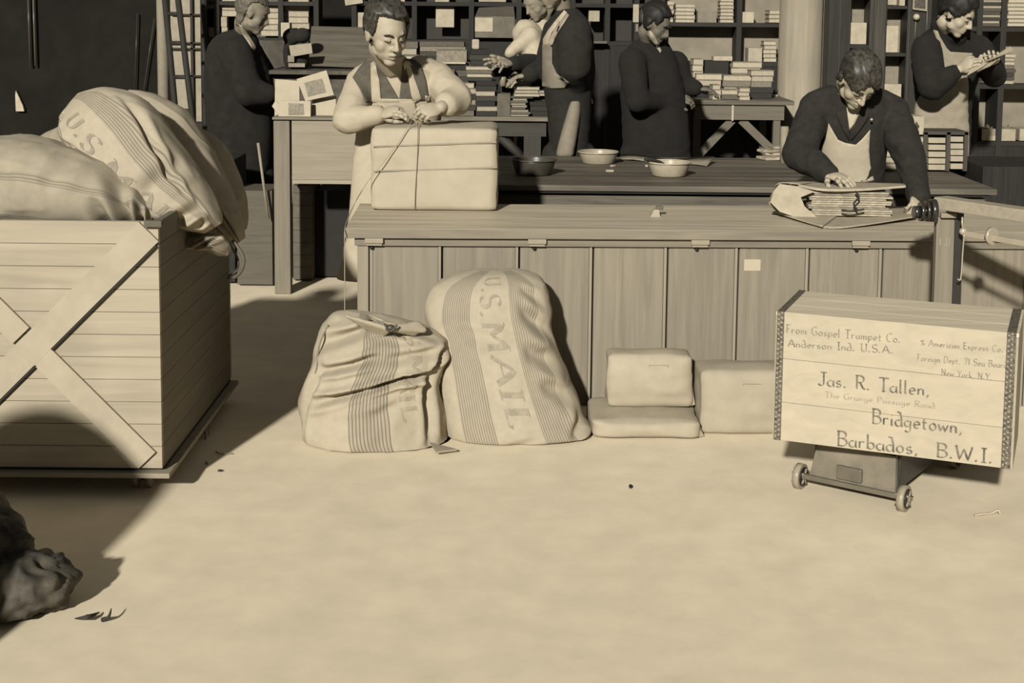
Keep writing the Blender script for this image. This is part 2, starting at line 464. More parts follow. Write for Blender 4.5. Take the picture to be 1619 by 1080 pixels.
for q in (592, 849, 1106, 1359):
    x = cx_at(q, 386)
    mb = MB(); cbox(mb, x - .035, x + .035, .004, .021, CZ - .056, CZ - .037, .002); cbox(mb, x - .03, x + .03, .012, .021, CZ - .066, CZ - .056)
    mb.part('latch', mat(188, rough=.4, var=.03), counter, 'pale metal latch')
    mb = MB(); k = cp(x - .01, .032, CZ - .078); mb.ball(k, .0075); mb.part('latch_knob', mat(50), counter)
mb = MB(); a = cx_at(1190, 425); cbox(mb, a - .032, a + .032, .0375, .0398, CZ - .162, CZ - .117)
mb.solo('paper_label', mat(222, var=.01), 'small blank white paper label stuck on the panelled counter front', 'label')

# ================================================================ wooden wagon bin
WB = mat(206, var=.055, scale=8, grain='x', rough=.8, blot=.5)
Yw = 4.25
wl = P(-158, 350, Yw); wr = P(250, 350, Yw)
wt = (wl.z + wr.z) / 2 + .003; wb = P(255, 741, Yw).z; wx0, wx1 = wl.x, wr.x; wd = 1.08
wagon = thing('wooden_wagon', 'big pale plank-sided wagon bin with crossed braces holding the mail sacks', 'wagon', ((wx0 + wx1) / 2, Yw + wd / 2, 0))
n = 11; hgt = wt - wb
for side, (ya, yb) in (('front', (Yw, Yw + .022)), ('back', (Yw + wd - .022, Yw + wd))):
    mb = MB()
    for i in range(n):
        z0 = wb + hgt * i / n
        mb.box(((wx0 + wx1) / 2, (ya + yb) / 2, z0 + hgt / n / 2), (wx1 - wx0, .022, hgt / n - .0016), bv=.0012)
    mb.part('plank_side', WB, wagon)
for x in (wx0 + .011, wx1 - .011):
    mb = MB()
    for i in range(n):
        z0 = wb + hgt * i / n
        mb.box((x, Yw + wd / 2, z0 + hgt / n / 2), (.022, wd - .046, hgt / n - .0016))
    mb.part('plank_end', mat(140, var=.05, scale=8, grain='y'), wagon)  # shade on the ends put into the wood colour, darker than the front
def brace(p, q, w, y, name='diagonal_brace'):
    p = V(p); q = V(q); d = (q - p); L_ = d.length; d.normalize(); nn = V((-d.z, 0, d.x)) if True else None
    mb = MB(); a = [p + nn * w / 2, q + nn * w / 2, q - nn * w / 2, p - nn * w / 2]
    mb.prism([V((k.x, y, k.z)) for k in a], (0, .012, 0)); return mb.part(name, mat(209, var=.04, scale=9), wagon)
ins = .045
b1 = brace((wx0 + ins, Yw, wb + .03), (wx1 - ins * .6, Yw, wt - .03), .085, Yw - .013)
mid = V(((wx0 + wx1) / 2, Yw, (wb + wt) / 2))
d2 = V((wx1 - wx0 - .08, 0, -(hgt - .06))).normalized()
brace((wx0 + ins, Yw, wt - .03), mid - d2 * .045, .075, Yw - .0125); brace(mid + d2 * .045, (wx1 - ins, Yw, wb + .03), .075, Yw - .0125)
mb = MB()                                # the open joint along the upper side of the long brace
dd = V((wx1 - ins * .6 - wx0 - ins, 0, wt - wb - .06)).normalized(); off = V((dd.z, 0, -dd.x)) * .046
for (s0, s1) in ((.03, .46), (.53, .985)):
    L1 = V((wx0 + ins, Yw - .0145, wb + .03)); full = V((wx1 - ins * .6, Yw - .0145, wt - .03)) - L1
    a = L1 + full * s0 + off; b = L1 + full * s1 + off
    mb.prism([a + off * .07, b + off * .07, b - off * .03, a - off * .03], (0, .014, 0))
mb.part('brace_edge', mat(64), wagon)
mb = MB(); mb.box((wx1 - .012, Yw - .006, wt - .005), (.055, .03, .02), bv=.003); mb.part('corner_bracket', mat(120), wagon, 'dull metal corner bracket')
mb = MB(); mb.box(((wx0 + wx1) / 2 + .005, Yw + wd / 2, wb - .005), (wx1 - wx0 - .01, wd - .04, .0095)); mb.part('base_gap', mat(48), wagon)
mb = MB(); mb.box(((wx0 + wx1) / 2 + .012, Yw + wd / 2 - .01, wb - .0180), (wx1 - wx0 + .03, wd + .02, .016), bv=.003); mb.part('base_board', mat(180, grain='x'), wagon)
for (x, y) in ((wx1 - .085, Yw + .09), (wx1 - .085, Yw + wd - .1), (wx0 + .085, Yw + .09), (wx0 + .085, Yw + wd - .1)):
    zt = wb - .0265
    c = MB(); c.box((x, y, zt - .004), (.07, .06, .007)); c.box((x, y, zt - .022), (.012, .03, .032)); cs = c.part('caster', mat(60, rough=.4), wagon)
    for s in (-.021, .021):
        w = MB(); r = (zt - .009) / 2; w.cyl((x + s - .008, y, r + .001), (x + s + .008, y, r + .001), r, seg=24); w.part('wheel', mat(170, rough=.35), cs)

# ================================================================ mail sacks
def sackfn(st, sup, creases, amp, seed, zmin):
    C = []
    for (lx, ly, rx, ry, Y, d) in st:
        a = P(lx, ly, Y); b = P(rx, ry, Y); C.append((a, b, V((d, 0, 0))))
    n = len(C); K = 10
    La = crm([c[0] for c in C], K); Lb = crm([c[1] for c in C], K); Ld = crm([c[2] for c in C], K); m = len(La) - 1
    rnd = V((seed * 3.1, seed * 1.7, seed * .9))
    def S(th, t, off=0.0):
        f = max(0, min(t, 1)) * m; i = min(int(f), m - 1); f -= i
        a = La[i].lerp(La[i + 1], f); b = Lb[i].lerp(Lb[i + 1], f); d = Ld[i].lerp(Ld[i + 1], f).x
        c = (a + b) / 2; A = (b - a) / 2; B = V((0, -1, 0)) * max(d, .004)
        cs, sn = math.cos(th), math.sin(th)
        e = 2 / sup
        x = math.copysign(abs(cs) ** e, cs); y = math.copysign(abs(sn) ** e, sn)
        nrm = (A.normalized() * x / max(A.length, .02) + B.normalized() * y / max(B.length, .02)).normalized()
        p = c + A * x + B * y
        dz = 0.0
        for (u0, t0, u1, t1, w, dep) in creases:
            if sn < -.2: break
            du, dt = u1 - u0, t1 - t0
            q = max(0, min(1, ((x - u0) * du + (t - t0) * dt) / (du * du + dt * dt + 1e-9)))
            ex_, et = (x - u0 - du * q), (t - t0 - dt * q)
            sgn = math.copysign(1, ex_ * dt - et * du + 1e-9)
            r = math.sqrt(ex_ * ex_ + et * et) / w
            fade = 1.0 - .75 * abs(2 * q - 1) ** 3
            dz += fade * dep * (-math.exp(-r * r * 2.2) + .55 * math.exp(-(r - 1.2) ** 2 * 2.5))
        fold = 1 - abs(noise.noise(p * 6 + rnd)) * 2
        dz += amp * (noise.noise(p * 4.5 + rnd) * 1.0 + noise.noise(V((p.x * 18, p.y * 18, p.z * 9)) + rnd) * .35 + (fold ** 6) * .35)
        p = p + nrm * (dz + off)
        if zmin is not None and p.z < zmin: p.z = zmin + off
        return p
    return S
def make_sack(st, label, stripes, creases=(), sup=2.3, amp=.012, seed=1, zmin=.004, v=208, group='mail sacks', nu=128, nv=110, letters=None, lv=172, near=0.0):
    st = [s[:4] + (s[4] - near * (1 - i / (len(st) - 1)), s[5]) for i, s in enumerate(st)]
    S = sackfn(st, sup, creases, amp, seed, zmin)
    mb = MB(); bm = mb.bm; R = []
    for j in range(nv):
        R.append([bm.verts.new(S(2 * PI * i / nu, j / (nv - 1))) for i in range(nu)])
    for j in range(nv - 1):
        for i in range(nu):
            i2 = (i + 1) % nu
            f = bm.faces.new((R[j][i], R[j][i2], R[j + 1][i2], R[j + 1][i])); f.smooth = True
            for lp, (a, b_) in zip(f.loops, ((i, j), (i + 1, j), (i + 1, j + 1), (i, j + 1))):
                cs = math.cos(2 * PI * a / nu); lp[mb.uv].uv = (math.copysign(abs(cs) ** (2 / sup), cs) * .5 + .5, b_ / (nv - 1))
    bm.faces.new(R[0][::-1]); bm.faces.new(R[-1])
    ctr = sum((v.co for v in R[0]), V()) / nu
    zlo = min(v.co.z for v in bm.verts)
    root = thing('mail_sack', label, 'sack', (ctr.x, ctr.y, zlo), group)
    mb.part('sack_cloth', mat(v, rough=.95, var=.03, scale=30, bump=.05, stripes=stripes, blot=.15), root)
    if letters:
        text, u0, t0, u1, t1, h, sp = letters     # written from (u0,t0) to (u1,t1) across the cloth, letter height h in u
        lm = MB()
        w = sum(G[c][0] + sp for c in text) - sp
        D = V((u1 - u0, t1 - t0)); 
        def fn(x, y):
            u = u0 + D.x * x + y * 1.0 * (1 if True else 0); t = t0 + D.y * x
            return S(math.acos(max(-.999, min(.999, math.copysign(abs(u) ** (sup / 2), u)))), t, .0022)
        lettering(lm, text, fn, h, nib=(.16, .06), space=sp, total=1.0, hair=.0)
        lm.part('lettering', mat(lv, var=.08, scale=40), root, 'faded grey stencilled capitals reading U.S. MAIL')
    return root, S

tall, S_tall = make_sack(
 [(712,690,934,682,5.03,.13),(706,682,932,676,5.03,.165),(700,650,921,650,5.04,.17),(694,600,903,610,5.06,.165),(690,560,887,570,5.08,.155),(680,520,876,525,5.10,.14),
  (672,492,869,488,5.12,.13),(676,466,864,458,5.13,.12),(690,447,856,440,5.14,.105),(722,432,836,430,5.15,.08),(750,426,815,426,5.155,.04)],
 'tall striped canvas mail sack leaning against the counter front', (.0172, 138, ((.145,.37),(.69,.90))),
 creases=[(-.5,.52,.1,.50,.05,.012),(.55,.62,1,.5,.07,.03),(.5,.45,.98,.42,.05,.026),(.6,.74,.95,.62,.06,.018),(-.9,.42,-.5,.5,.06,.01),(.6,.33,.95,.28,.05,.014),(-.3,.3,.3,.27,.05,.007),(.75,.1,1,.2,.06,.02),(-.2,.05,.3,.12,.05,.008)],
 sup=2.5, amp=.010, seed=2, near=.085, letters=('U.S.MAIL', -.12, .895, -.05, .19, .33, .16), lv=184)
short, S_short = make_sack(
 [(498,706,705,710,4.93,.14),(488,700,712,704,4.93,.18),(478,675,704,680,4.94,.20),(475,645,700,640,4.95,.20),(482,610,692,610,4.95,.19),(490,585,694,585,4.95,.18),
  (498,560,706,560,4.96,.165),(506,530,703,535,4.97,.14),(517,508,680,520,4.98,.10),(530,495,640,507,4.98,.06),(552,491,600,496,4.98,.015)],
 'short slumped canvas mail sack crumpled over at its tied top', (.024, 128, ((.385,.66),)),
 creases=[(-.80,.37,.07,.46,.032,.045),(.02,.455,.5,.515,.032,.05),(.45,.51,.80,.525,.032,.045),(.80,.525,.97,.66,.04,.03),(-.80,.55,.02,.64,.035,.04),(-.6,.36,.6,.46,.04,.014),(-.95,.68,-.2,.80,.06,.04),(-.3,.80,.25,.93,.06,.045),(.1,.62,.9,.66,.04,.02),(.8,.2,.9,.6,.07,.03),(-.95,.2,-.8,.55,.08,.02),(0,.3,.5,.38,.05,.012),(.3,.93,.9,.75,.05,.02),(-.1,.86,.5,.80,.045,.03)],
 sup=2.4, amp=.016, seed=5, near=.04, letters=('U.S.MAIL', .42, .93, .50, .30, .20, .16), lv=190)
mb = MB()                               # gathered neck and tie of the short sack
for k in range(7):
    a = P(548 + k * 9, 500 + k * 6, 4.88); b = P(616, 520, 4.80); c = P(640 + k * 5, 512 + (k % 4) * 5, 4.86)
    mb.limb([a, b, c], [.007, .009, .012])
o = mb.part('gathered_neck', mat(200, rough=.95, var=.05), short); fuse(o, .006, 2)
mb = MB(); mb.ball(P(617, 519, 4.79), (.017, .012, .014)); mb.tube([P(608, 512, 4.78), P(617, 524, 4.775), P(628, 514, 4.78)], .004); mb.part('tie_clasp', mat(90, rough=.4), short, 'dark metal clasp on the tied neck')
mb = MB(); mb.tube([P(519, 514, 4.90), P(505, 545, 4.86), P(500, 585, 4.83), P(491, 610, 4.86)], .0035); mb.part('cord', mat(160), short)
for side, pts in (('r', [(680, 702), (722, 713), (690, 717)]),):
    mb = MB(); a, b, c = [PZ(x, y, .012) for x, y in pts]; mb.prism([a, b, c], (0, 0, .007)); mb.part('bottom_corner', mat(190), short)

def bin_sack(st, label, stripes, **k):
    st = [s[:4] + (s[4] - .2, s[5]) for s in st]
    return make_sack(st, label, stripes, zmin=None, **k)
big, S_big = bin_sack(
 [(104,172,125,146,5.02,.02),(97,190,162,137,4.98,.07),(102,215,200,146,4.95,.12),(125,250,240,172,4.93,.16),(160,290,272,215,4.90,.17),(212,330,304,262,4.86,.155),(262,352,328,300,4.82,.125),(297,364,346,332,4.80,.09),(322,370,352,352,4.79,.03)],
 'upright mail sack slung diagonally over the wagon corner, large capitals showing', (.029, 138, ((.015,.13),(.62,.90))),
 creases=[(-.3,.62,.9,.60,.05,.02),(-.6,.78,.7,.80,.05,.025),(-.9,.3,-.5,.45,.06,.02),(.9,.3,.55,.7,.07,.02),(-.4,.9,.5,.88,.04,.02),(-.95,.15,-.6,.1,.05,.02)],
 sup=2.4, amp=.011, seed=9, letters=('U.S.MAIL', -.52, .19, -.38, .80, .42, .14))
rear1, _ = bin_sack(
 [(188,150,205,142,5.22,.02),(196,176,240,150,5.24,.08),(225,210,285,172,5.24,.11),(262,255,320,215,5.22,.12),(296,300,346,262,5.18,.11),(326,345,372,315,5.12,.09),(352,378,386,352,5.08,.06),(366,392,388,376,5.06,.02)],
 'pale mail sack lying behind the lettered one, spilling past the wagon corner', (.06, 150, ((.1,.2),)),
 creases=[(-.7,.4,-.5,.9,.1,.03),(.2,.5,.3,.95,.08,.03),(-.1,.7,0,1,.06,.02)], amp=.012, seed=12, v=202)
rear2, _ = bin_sack(
 [(262,205,275,196,5.45,.02),(278,232,322,206,5.45,.06),(305,268,358,236,5.43,.09),(330,305,378,285,5.40,.09),(352,345,392,335,5.36,.07),(372,372,390,362,5.34,.02)],
 'rearmost pale mail sack drooping over the wagon end beside the desk', (.06, 150, ((.6,.7),)),
 creases=[(-.3,.3,-.2,.95,.09,.03),(.4,.4,.5,.95,.08,.02)], amp=.012, seed=15, v=198)
flat, _ = bin_sack(
 [(-150,350,-150,236,4.92,.10),(-60,352,-60,222,4.90,.17),(0,354,0,214,4.86,.20),(60,356,55,217,4.84,.22),(120,357,105,231,4.82,.22),(170,357,160,252,4.80,.20),(205,355,205,277,4.78,.15),(230,352,235,306,4.76,.09),(243,350,245,330,4.74,.02)],
 'broad grey-white mail sack lying flat in the wagon, at left', (.035, 140, ((.60,.70),(-.1,.22))),
 creases=[(-.9,.82,.9,.74,.06,.03),(-.9,.70,.1,.66,.05,.02),(-1,.90,.5,.86,.04,.03),(-.5,.3,.5,.34,.06,.012),(.1,.5,.9,.55,.05,.012),(-.9,.15,0,.1,.06,.02)],
 amp=.013, seed=21, v=196)
small, _ = bin_sack(
 [(62,222,66,212,5.30,.02),(70,236,84,202,5.30,.06),(92,250,104,196,5.30,.09),(120,262,125,200,5.28,.09),(140,266,142,215,5.28,.03)],
 'corner of a mail sack peeping up behind the two front ones in the wagon', (.05, 150, ((.3,.4),)), amp=.02, seed=25, v=178)
neck, _ = bin_sack(
 [(266,372,285,362,4.86,.01),(282,388,302,366,4.85,.035),(304,394,330,368,4.84,.05),(326,396,350,372,4.84,.045),(344,404,362,384,4.85,.03),(360,405,366,392,4.86,.01)],
 'small gathered sack mouth hanging over the wagon end below the others', (.08, 120, ((.45,.9),)), creases=[(-.9,.4,.9,.6,.07,.02),(-.3,.2,-.2,.9,.1,.016)], amp=.01, seed=31, v=190)
mb = MB(); mb.tube([P(368, 380, 4.72), P(384, 405, 4.7), P(383, 425, 4.7), P(372, 438, 4.72), P(360, 440, 4.73)], .006); mb.tube([P(362, 384, 4.74), P(376, 410, 4.73), P(374, 428, 4.73), P(362, 436, 4.74)], .004)
mb.solo('sack_cord', mat(120), 'looped draw cord dangling below the spilling sack mouths', 'cord')
mb = MB(); mb.tube([P(268, 352, 4.56), P(274, 380, 4.5), P(275, 415, 4.5), P(274, 450, 4.5)], lambda t: .009 * (1 - t * .8) + .001)
mb.solo('canvas_strap', mat(176), 'tapering canvas strap hanging down the wagon corner', 'strap')
mb = MB(); mb.tube([P(308, 600, 5.0), P(312, 650, 4.95), P(325, 690, 4.85), P(317, 718, 4.75), PZ(328, 733, .004)], .0035); mb.tube([P(325, 620, 5.0), P(329, 670, 4.9), P(332, 700, 4.85), PZ(345, 716, .004), PZ(368, 717, .004)], .0018)
mb.solo('loose_string', mat(165), 'loose string trailing to the floor beside the wagon', 'string')

# heap of rags at the lower left edge, plus an unseen shadow-casting mound
def heap(x, y, r, z, seed):
    mb = MB()
    def fn(u, v_):
        th = u * 2 * PI; ph = v_ * PI
        d = V((math.sin(ph) * math.cos(th), math.sin(ph) * math.sin(th), math.cos(ph)))
        k = 1 + .22 * noise.noise(d * 2.1 + V((seed, 0, 0))) + .10 * (1 - abs(noise.noise(V((d.x * 3.5, d.y * 3.5, d.z * 1.5)) + V((0, seed, 0)))) * 3)
        p = V((x + d.x * r * k, y + d.y * r * k, max(.004, z * .5 + d.z * z * .55 * k))); return p
    mb.grid(fn, 60, 40, close_u=True); return mb
rag = thing('rag_heap', 'crumpled dark cloth heap at the lower left edge of the floor', 'cloth', (-1.5, 3.3, 0))
RAGM = mat(74, var=.7, scale=9, bump=.1)
heap(-1.25, 3.43, .13, .13, 3).part('rag', RAGM, rag)
heap(-1.47, 3.52, .20, .25, 8).part('rag', RAGM, rag)
def shadow_mound(u, v_):  # unseen mound out of view, shaped to cast the floor shadow
    th = u * 2 * PI; ph = max(.001, v_) * PI / 2; r = .5 * math.sin(ph); k = 1 + .05 * noise.noise(V((math.cos(th) * 1.5, math.sin(th) * 1.5, v_ * 2)))
    return V((-1.85 + math.cos(th) * r * k, 2.8 + math.sin(th) * r * .7 * k, max(.004, .93 * math.cos(ph))))
mb = MB(); mb.grid(shadow_mound, 48, 24, close_u=True, cap=True); mb.part('unseen_shadow_mound', mat(130, var=.1, scale=9), rag)
mb = MB(); mb.tube([PZ(118, 978, .01), PZ(138, 976, .02), PZ(158, 968, .006)], lambda t: .006 * (1 - abs(2 * t - 1)) + .001); mb.solo('frayed_end', mat(70), 'dark frayed cloth end lying flat by the heap', 'scrap')
mb = MB(); mb.tube([PZ(163, 980, .004), PZ(172, 975, .02), PZ(176, 962, .03)], lambda t: .006 * (1 - t) + .001); mb.solo('frayed_end', mat(70), 'dark frayed cloth end curling upward by the heap', 'scrap')

# ================================================================ parcels on the floor
KRAFT = mat(205, rough=.85, var=.03, scale=16, bump=.05, blot=.12); KRAFT2 = mat(200, rough=.85, var=.03, scale=14, bump=.05, blot=.12)
TWINE = mat(196, rough=.8)
def parcel_mb(c, size, rot, seed, puff=.009, sag=0.0):
    mb = MB(); a, b, h = size[0] / 2, size[1] / 2, size[2] / 2
    bmesh.ops.create_cube(mb.bm, size=1.0); es = mb.bm.edges[:]
    bmesh.ops.subdivide_edges(mb.bm, edges=es, cuts=15, use_grid_fill=True)
    for v in mb.bm.verts:
        q = v.co * 2; r = .10
        # round the edges
        p = V((q.x * a, q.y * b, q.z * h)); lim = V((a - .018, b - .018, h - .018))
        core = V((max(-lim.x, min(lim.x, p.x)), max(-lim.y, min(lim.y, p.y)), max(-lim.z, min(lim.z, p.z))))
        d = p - core
        if d.length > 1e-6: p = core + d.normalized() * min(d.length, .018)
        bulge = (1 - q.x * q.x) * (1 - q.z * q.z) * abs(q.y) ** 3
        p.y += math.copysign(bulge * puff * 1.5, q.y); p.z += (1 - q.x ** 2) * (1 - q.y ** 2) * puff * (1 if q.z > 0 else 0) * abs(q.z) ** 3
        nn = noise.noise(p * 9 + V((seed, 0, 0))) * puff + noise.noise(V((p.x * 7, p.y * 7, p.z * 30)) + V((seed, 3, 0))) * puff * .5
        p += V((nn, nn, nn * .5 if q.z > -.9 else 0))
        if sag: p.z -= sag * (q.x + 1) * 0
        v.co = rot @ p + V(c)
    for f in mb.bm.faces: f.smooth = True
    return mb
def parcel(x0, x1, ytop, ybot, Yf, depth, z0, label, seed, group=None, m=KRAFT, tw=(.5,), addr=True):
    a = P(x0, ybot, Yf); b = P(x1, ybot, Yf); top = P((x0 + x1) / 2, ytop, Yf + depth).z
    w = b.x - a.x; h = top - z0
    c = V(((a.x + b.x) / 2, Yf + depth / 2, z0 + h / 2 + .001))
    root = thing('wrapped_parcel', label, 'parcel', (c.x, c.y, z0), group)
    parcel_mb(c, (w, depth, h), Matrix.Identity(3), seed).part('wrapping', m, root)
    mb = MB()
    def ring(x=None, z=None):
        e = .0045; pts = []
        if x is not None:
            X = c.x + x * w / 2
            pts = [(X, Yf - e, z0 + .012), (X, Yf - e - .008, z0 + h * .5), (X, Yf - e, z0 + h - .012), (X, Yf + .015, z0 + h + e), (X, Yf + depth / 2, z0 + h + e + .004), (X, Yf + depth - .015, z0 + h + e), (X, Yf + depth + e, z0 + h - .015), (X, Yf + depth + e, z0 + .015)]
        else:
            Z = z0 + z * h
            pts = [(c.x - w / 2 - e, Yf + depth / 2, Z), (c.x - w / 2 - e, Yf + .015, Z), (c.x - w / 2 + .015, Yf - e, Z), (c.x, Yf - e - .008, Z), (c.x + w / 2 - .015, Yf - e, Z), (c.x + w / 2 + e, Yf + .015, Z), (c.x + w / 2 + e, Yf + depth / 2, Z)]
        mb.tube(pts, .0016, spline=False)
    for t in tw: ring(x=t)
    fl_ = MB(); xr = c.x + w / 2
    fl_.prism([V((xr - .004, Yf + .02, z0 + .004)), V((xr + .016, Yf + .03, z0 + .006)), V((xr + .004, Yf + .05, z0 + h * .55)), V((xr - .004, Yf + .02, z0 + h * .5))], (0, .004, 0)); fl_.part('end_flap', m, root)
    if addr:                                       # a small pencilled box near the top
        mb = MB(); X = c.x + addr * w; Z = z0 + h * .74; L = .035
        for (xa, za, xb, zb) in ((-L, -.02, -L, .02), (L, -.02, L, .02), (-L, .02, L, .02), (-L * .6, .0, L * .5, .003)):
            mb.tube([(X + xa, Yf - .0105, Z + za), (X + xb, Yf - .0105, Z + zb)], .0008, seg=4, spline=False)
        mb.part('address_mark', mat(158), root)
    return root
parcel(936, 1108, 628, 694, 4.885, .31, 0.0, 'flat paper-wrapped parcel lying on the floor under another', 3, 'wrapped parcels on the floor', tw=(), addr=0)
zl = P(1020, 628, 5.195).z + .008
parcel(959, 1094, 550, 641, 5.02, .13, zl, 'squarish paper-wrapped parcel stacked on top of the flat one', 7, 'wrapped parcels on the floor', tw=(), addr=.1)
parcel(1106, 1262, 568, 686, 4.95, .19, 0.0, 'paper-wrapped parcel on the floor half hidden by the lettered crate', 11, 'wrapped parcels on the floor', m=KRAFT2, tw=(), addr=.02)

# ================================================================ lettered crate on a platform scale
fl = P(1227, 500, 4.26); fr = P(1611, 536, 3.99)
z0, z1 = .203, .612
A0 = V((fl.x, fl.y, 0)); A1 = V((fr.x, fr.y, 0)); ku = (A1 - A0).normalized(); kn = V((ku.y, -ku.x, 0)); KW = (A1 - A0).length; KD = .355; KH = z1 - z0
KR = frame3(ku, -kn, EZ)
def kp(u, d, z): return A0 + ku * u - kn * d + EZ * z
crate = thing('shipping_crate', 'pale wooden shipping crate hand lettered with an address, on the platform scale', 'crate', kp(KW / 2, KD / 2, z0))
CRM = mat(222, var=.035, scale=8, grain='x', rough=.8, blot=.12)
def kbox(mb, u0, u1, d0, d1, a, b, bv=0): mb.box(kp((u0 + u1) / 2, (d0 + d1) / 2, (a + b) / 2), (u1 - u0, d1 - d0, b - a), KR, bv)
for nm, (d0, d1) in (('front_boards', (0, .018)), ('back_boards', (KD - .018, KD))):
    mb = MB(); zz = [0, .30, .64, 1.0]
    for i in range(3): kbox(mb, .019, KW - .019, d0, d1, z0 + KH * zz[i] + .0005, z0 + KH * zz[i + 1] - .0006, .0008)
    mb.part(nm, CRM, crate)
for (u0, u1) in ((0, .019), (KW - .019, KW)):
    mb = MB(); kbox(mb, u0, u1, 0, KD, z0, z1 - .0125, .0008); mb.part('end_board', mat(200, var=.04, grain='y'), crate)
mb = MB()
for i in range(3): kbox(mb, 0, KW, KD * i / 3 + .0006, KD * (i + 1) / 3 - .0006, z1 - .012, z1, .0012)
KALB = .8; mb.part('lid_boards', mat(206, var=.05, scale=9, grain='x', rough=.8), crate); KALB = .5  # lid toned brighter than the sides to offset the grazing sun
mb = MB(); kbox(mb, .02, KW - .02, .019, KD - .019, z0, z0 + .012); mb.part('bottom_board', mat(150), crate)
# perforated strapping round both ends
strap = mat(104, var=.55, scale=150, rough=.5)
for u in (.004, KW - .033):
    w = .022 if u < .1 else .026
    mb = MB(); kbox(mb, u, u + w, -.0022, -.0002, z0, z1 + .001); kbox(mb, u, u + w, -.0022, KD + .002, z1 + .0002, z1 + .0022); kbox(mb, u, u + w, KD + .0002, KD + .0022, z0, z1 + .001)
    mb.part('metal_strapping', strap, crate, 'dark speckled metal strapping')
    mb = MB()
    for k in range(26): 
        z = z0 + .01 + k * (KH - .02) / 25
        kbox(mb, u + .003, u + .008, -.0032, -.0022, z, z + .005); kbox(mb, u + .013, u + .018, -.0032, -.0022, z + .006, z + .011)
    mb.part('strap_punching', mat(190), crate)
def kuv(px, py):
    d = ray(px, py); t = (A0 - CAMP).dot(kn) / d.dot(kn); q = CAMP + d * t; return V(((q - A0).dot(ku), q.z))
INK = mat(142, var=.25, scale=45); INK2 = mat(166, var=.16, scale=45)
def crate_text(text, x0, y0, x1, y1, hpx, m, nib):
    a = kuv(x0, y0); b = kuv(x1, y1); top = kuv(x0, y0 - hpx); h = (top - a).length; d = (b - a); L_ = d.length; d.normalize(); up = V((-d.y, d.x))
    mb = MB()
    def fn(x, y):
        q = a + d * x + up * y; return kp(q.x, -.0012, q.y)
    lettering(mb, text, fn, h, nib=nib, total=L_, space=.12)
    mb.part('lettering', m, crate)
B1 = (.10, .075); B2 = (.11, .07)
crate_text('From Gospel Trumpet Co.', 1243, 526, 1424, 542, 13, INK2, B2)
crate_text('Anderson Ind. U.S.A.', 1246, 548, 1412, 559, 12, INK2, B2)
crate_text('% American Express Co.', 1456, 546, 1586, 557, 10, INK2, B2)
crate_text('Foreign Dept. 71 Sea Board', 1450, 570, 1592, 582, 10, INK2, B2)
crate_text('New York, N.Y.', 1488, 593, 1568, 601, 10, INK2, B2)
crate_text('Jas. R. Tallen,', 1294, 609, 1470, 626, 21, INK, B1)
crate_text('The Grange Passage Road', 1304, 628, 1478, 646, 9, mat(182, var=.1, scale=60), (.09, .06))
crate_text('Bridgetown,', 1378, 669, 1522, 686, 23, INK, B1)
crate_text('Barbados,', 1323, 704, 1452, 719, 23, INK, B1)
crate_text('B.W.I.', 1480, 722, 1570, 733, 22, INK, B1)

# scale
IRON = mat(92, rough=.45, var=.15, scale=20, spec=.5); DIRON = mat(52, rough=.45, var=.1, spec=.5); SWOOD = mat(140, grain='z', var=.08, rough=.45)
g0 = PZ(1268, 771, 0); g1 = PZ(1428, 806, 0); gu = (g1 - g0).normalized(); gn = V((-gu.y, gu.x, 0)); GW = (g1 - g0).length; GD = .56
GR = frame3(gu, gn, EZ)
def gp(u, d, z): return g0 + gu * u + gn * d + EZ * z
def gbox(mb, u0, u1, d0, d1, a, b, bv=0): mb.box(gp((u0 + u1) / 2, (d0 + d1) / 2, (a + b) / 2), (u1 - u0, d1 - d0, b - a), GR, bv)
scale_ = thing('platform_scale', 'wheeled platform weighing scale with tall post and beam, under the lettered crate', 'scale', gp(GW / 2, GD / 2, 0))
mb = MB()
mb.prism([gp(.03, -.02, .045), gp(GW - .02, -.02, .045), gp(GW - .03, .0, .165), gp(.05, .0, .165)], gn * .02); mb.part('front_plate', mat(150, rough=.4, var=.12, scale=9), scale_)
mb = MB(); gbox(mb, .03, GW - .02, .02, GD, .055, .165, .006); mb.part('frame', DIRON, scale_)
mb = MB(); gbox(mb, .02, GW - .005, .0, GD - .03, .168, .200, .004); mb.part('platform', mat(112, var=.1), scale_)
mb = MB(); gbox(mb, .0, GW, -.03, -.012, .04, .056, .003); mb.part('lower_rail', mat(128, rough=.4), scale_)
mb = MB(); mb.box(gp(GW * .5, -.026, .088), (.085, .016, .045), GR, .006); mb.part('makers_boss', mat(128, rough=.35), scale_)
for (u, d) in ((0, 0), (GW, 0), (0, GD - .05), (GW, GD - .05)):
    s = -1 if u == 0 else 1
    mb = MB(); c = gp(u + s * .004, d - .01, .041)
    mb.cyl(c - gu * .011, c + gu * .011, .041, seg=32); w = mb.part('wheel', mat(188, rough=.35), scale_)
    mb = MB(); mb.cyl(c + gu * .0112, c + gu * .0145, .031, seg=28); mb.cyl(c - gu * .0112, c - gu * .0145, .031, seg=28); mb.part('wheel_disc', mat(46, rough=.4), w)
    mb = MB()
    for k in range(5):
        a = k * 2 * PI / 5
        for sd in (1, -1): mb.cyl(c + gu * sd * .015, c + gu * sd * .018 + gn * math.cos(a) * .027 + EZ * math.sin(a) * .027, .0035, .0035, 8)
    for sd in (1, -1): mb.cyl(c + gu * sd * .012, c + gu * sd * .022, .009, seg=14)
    mb.part('wheel_spokes', mat(165, rough=.35), w)
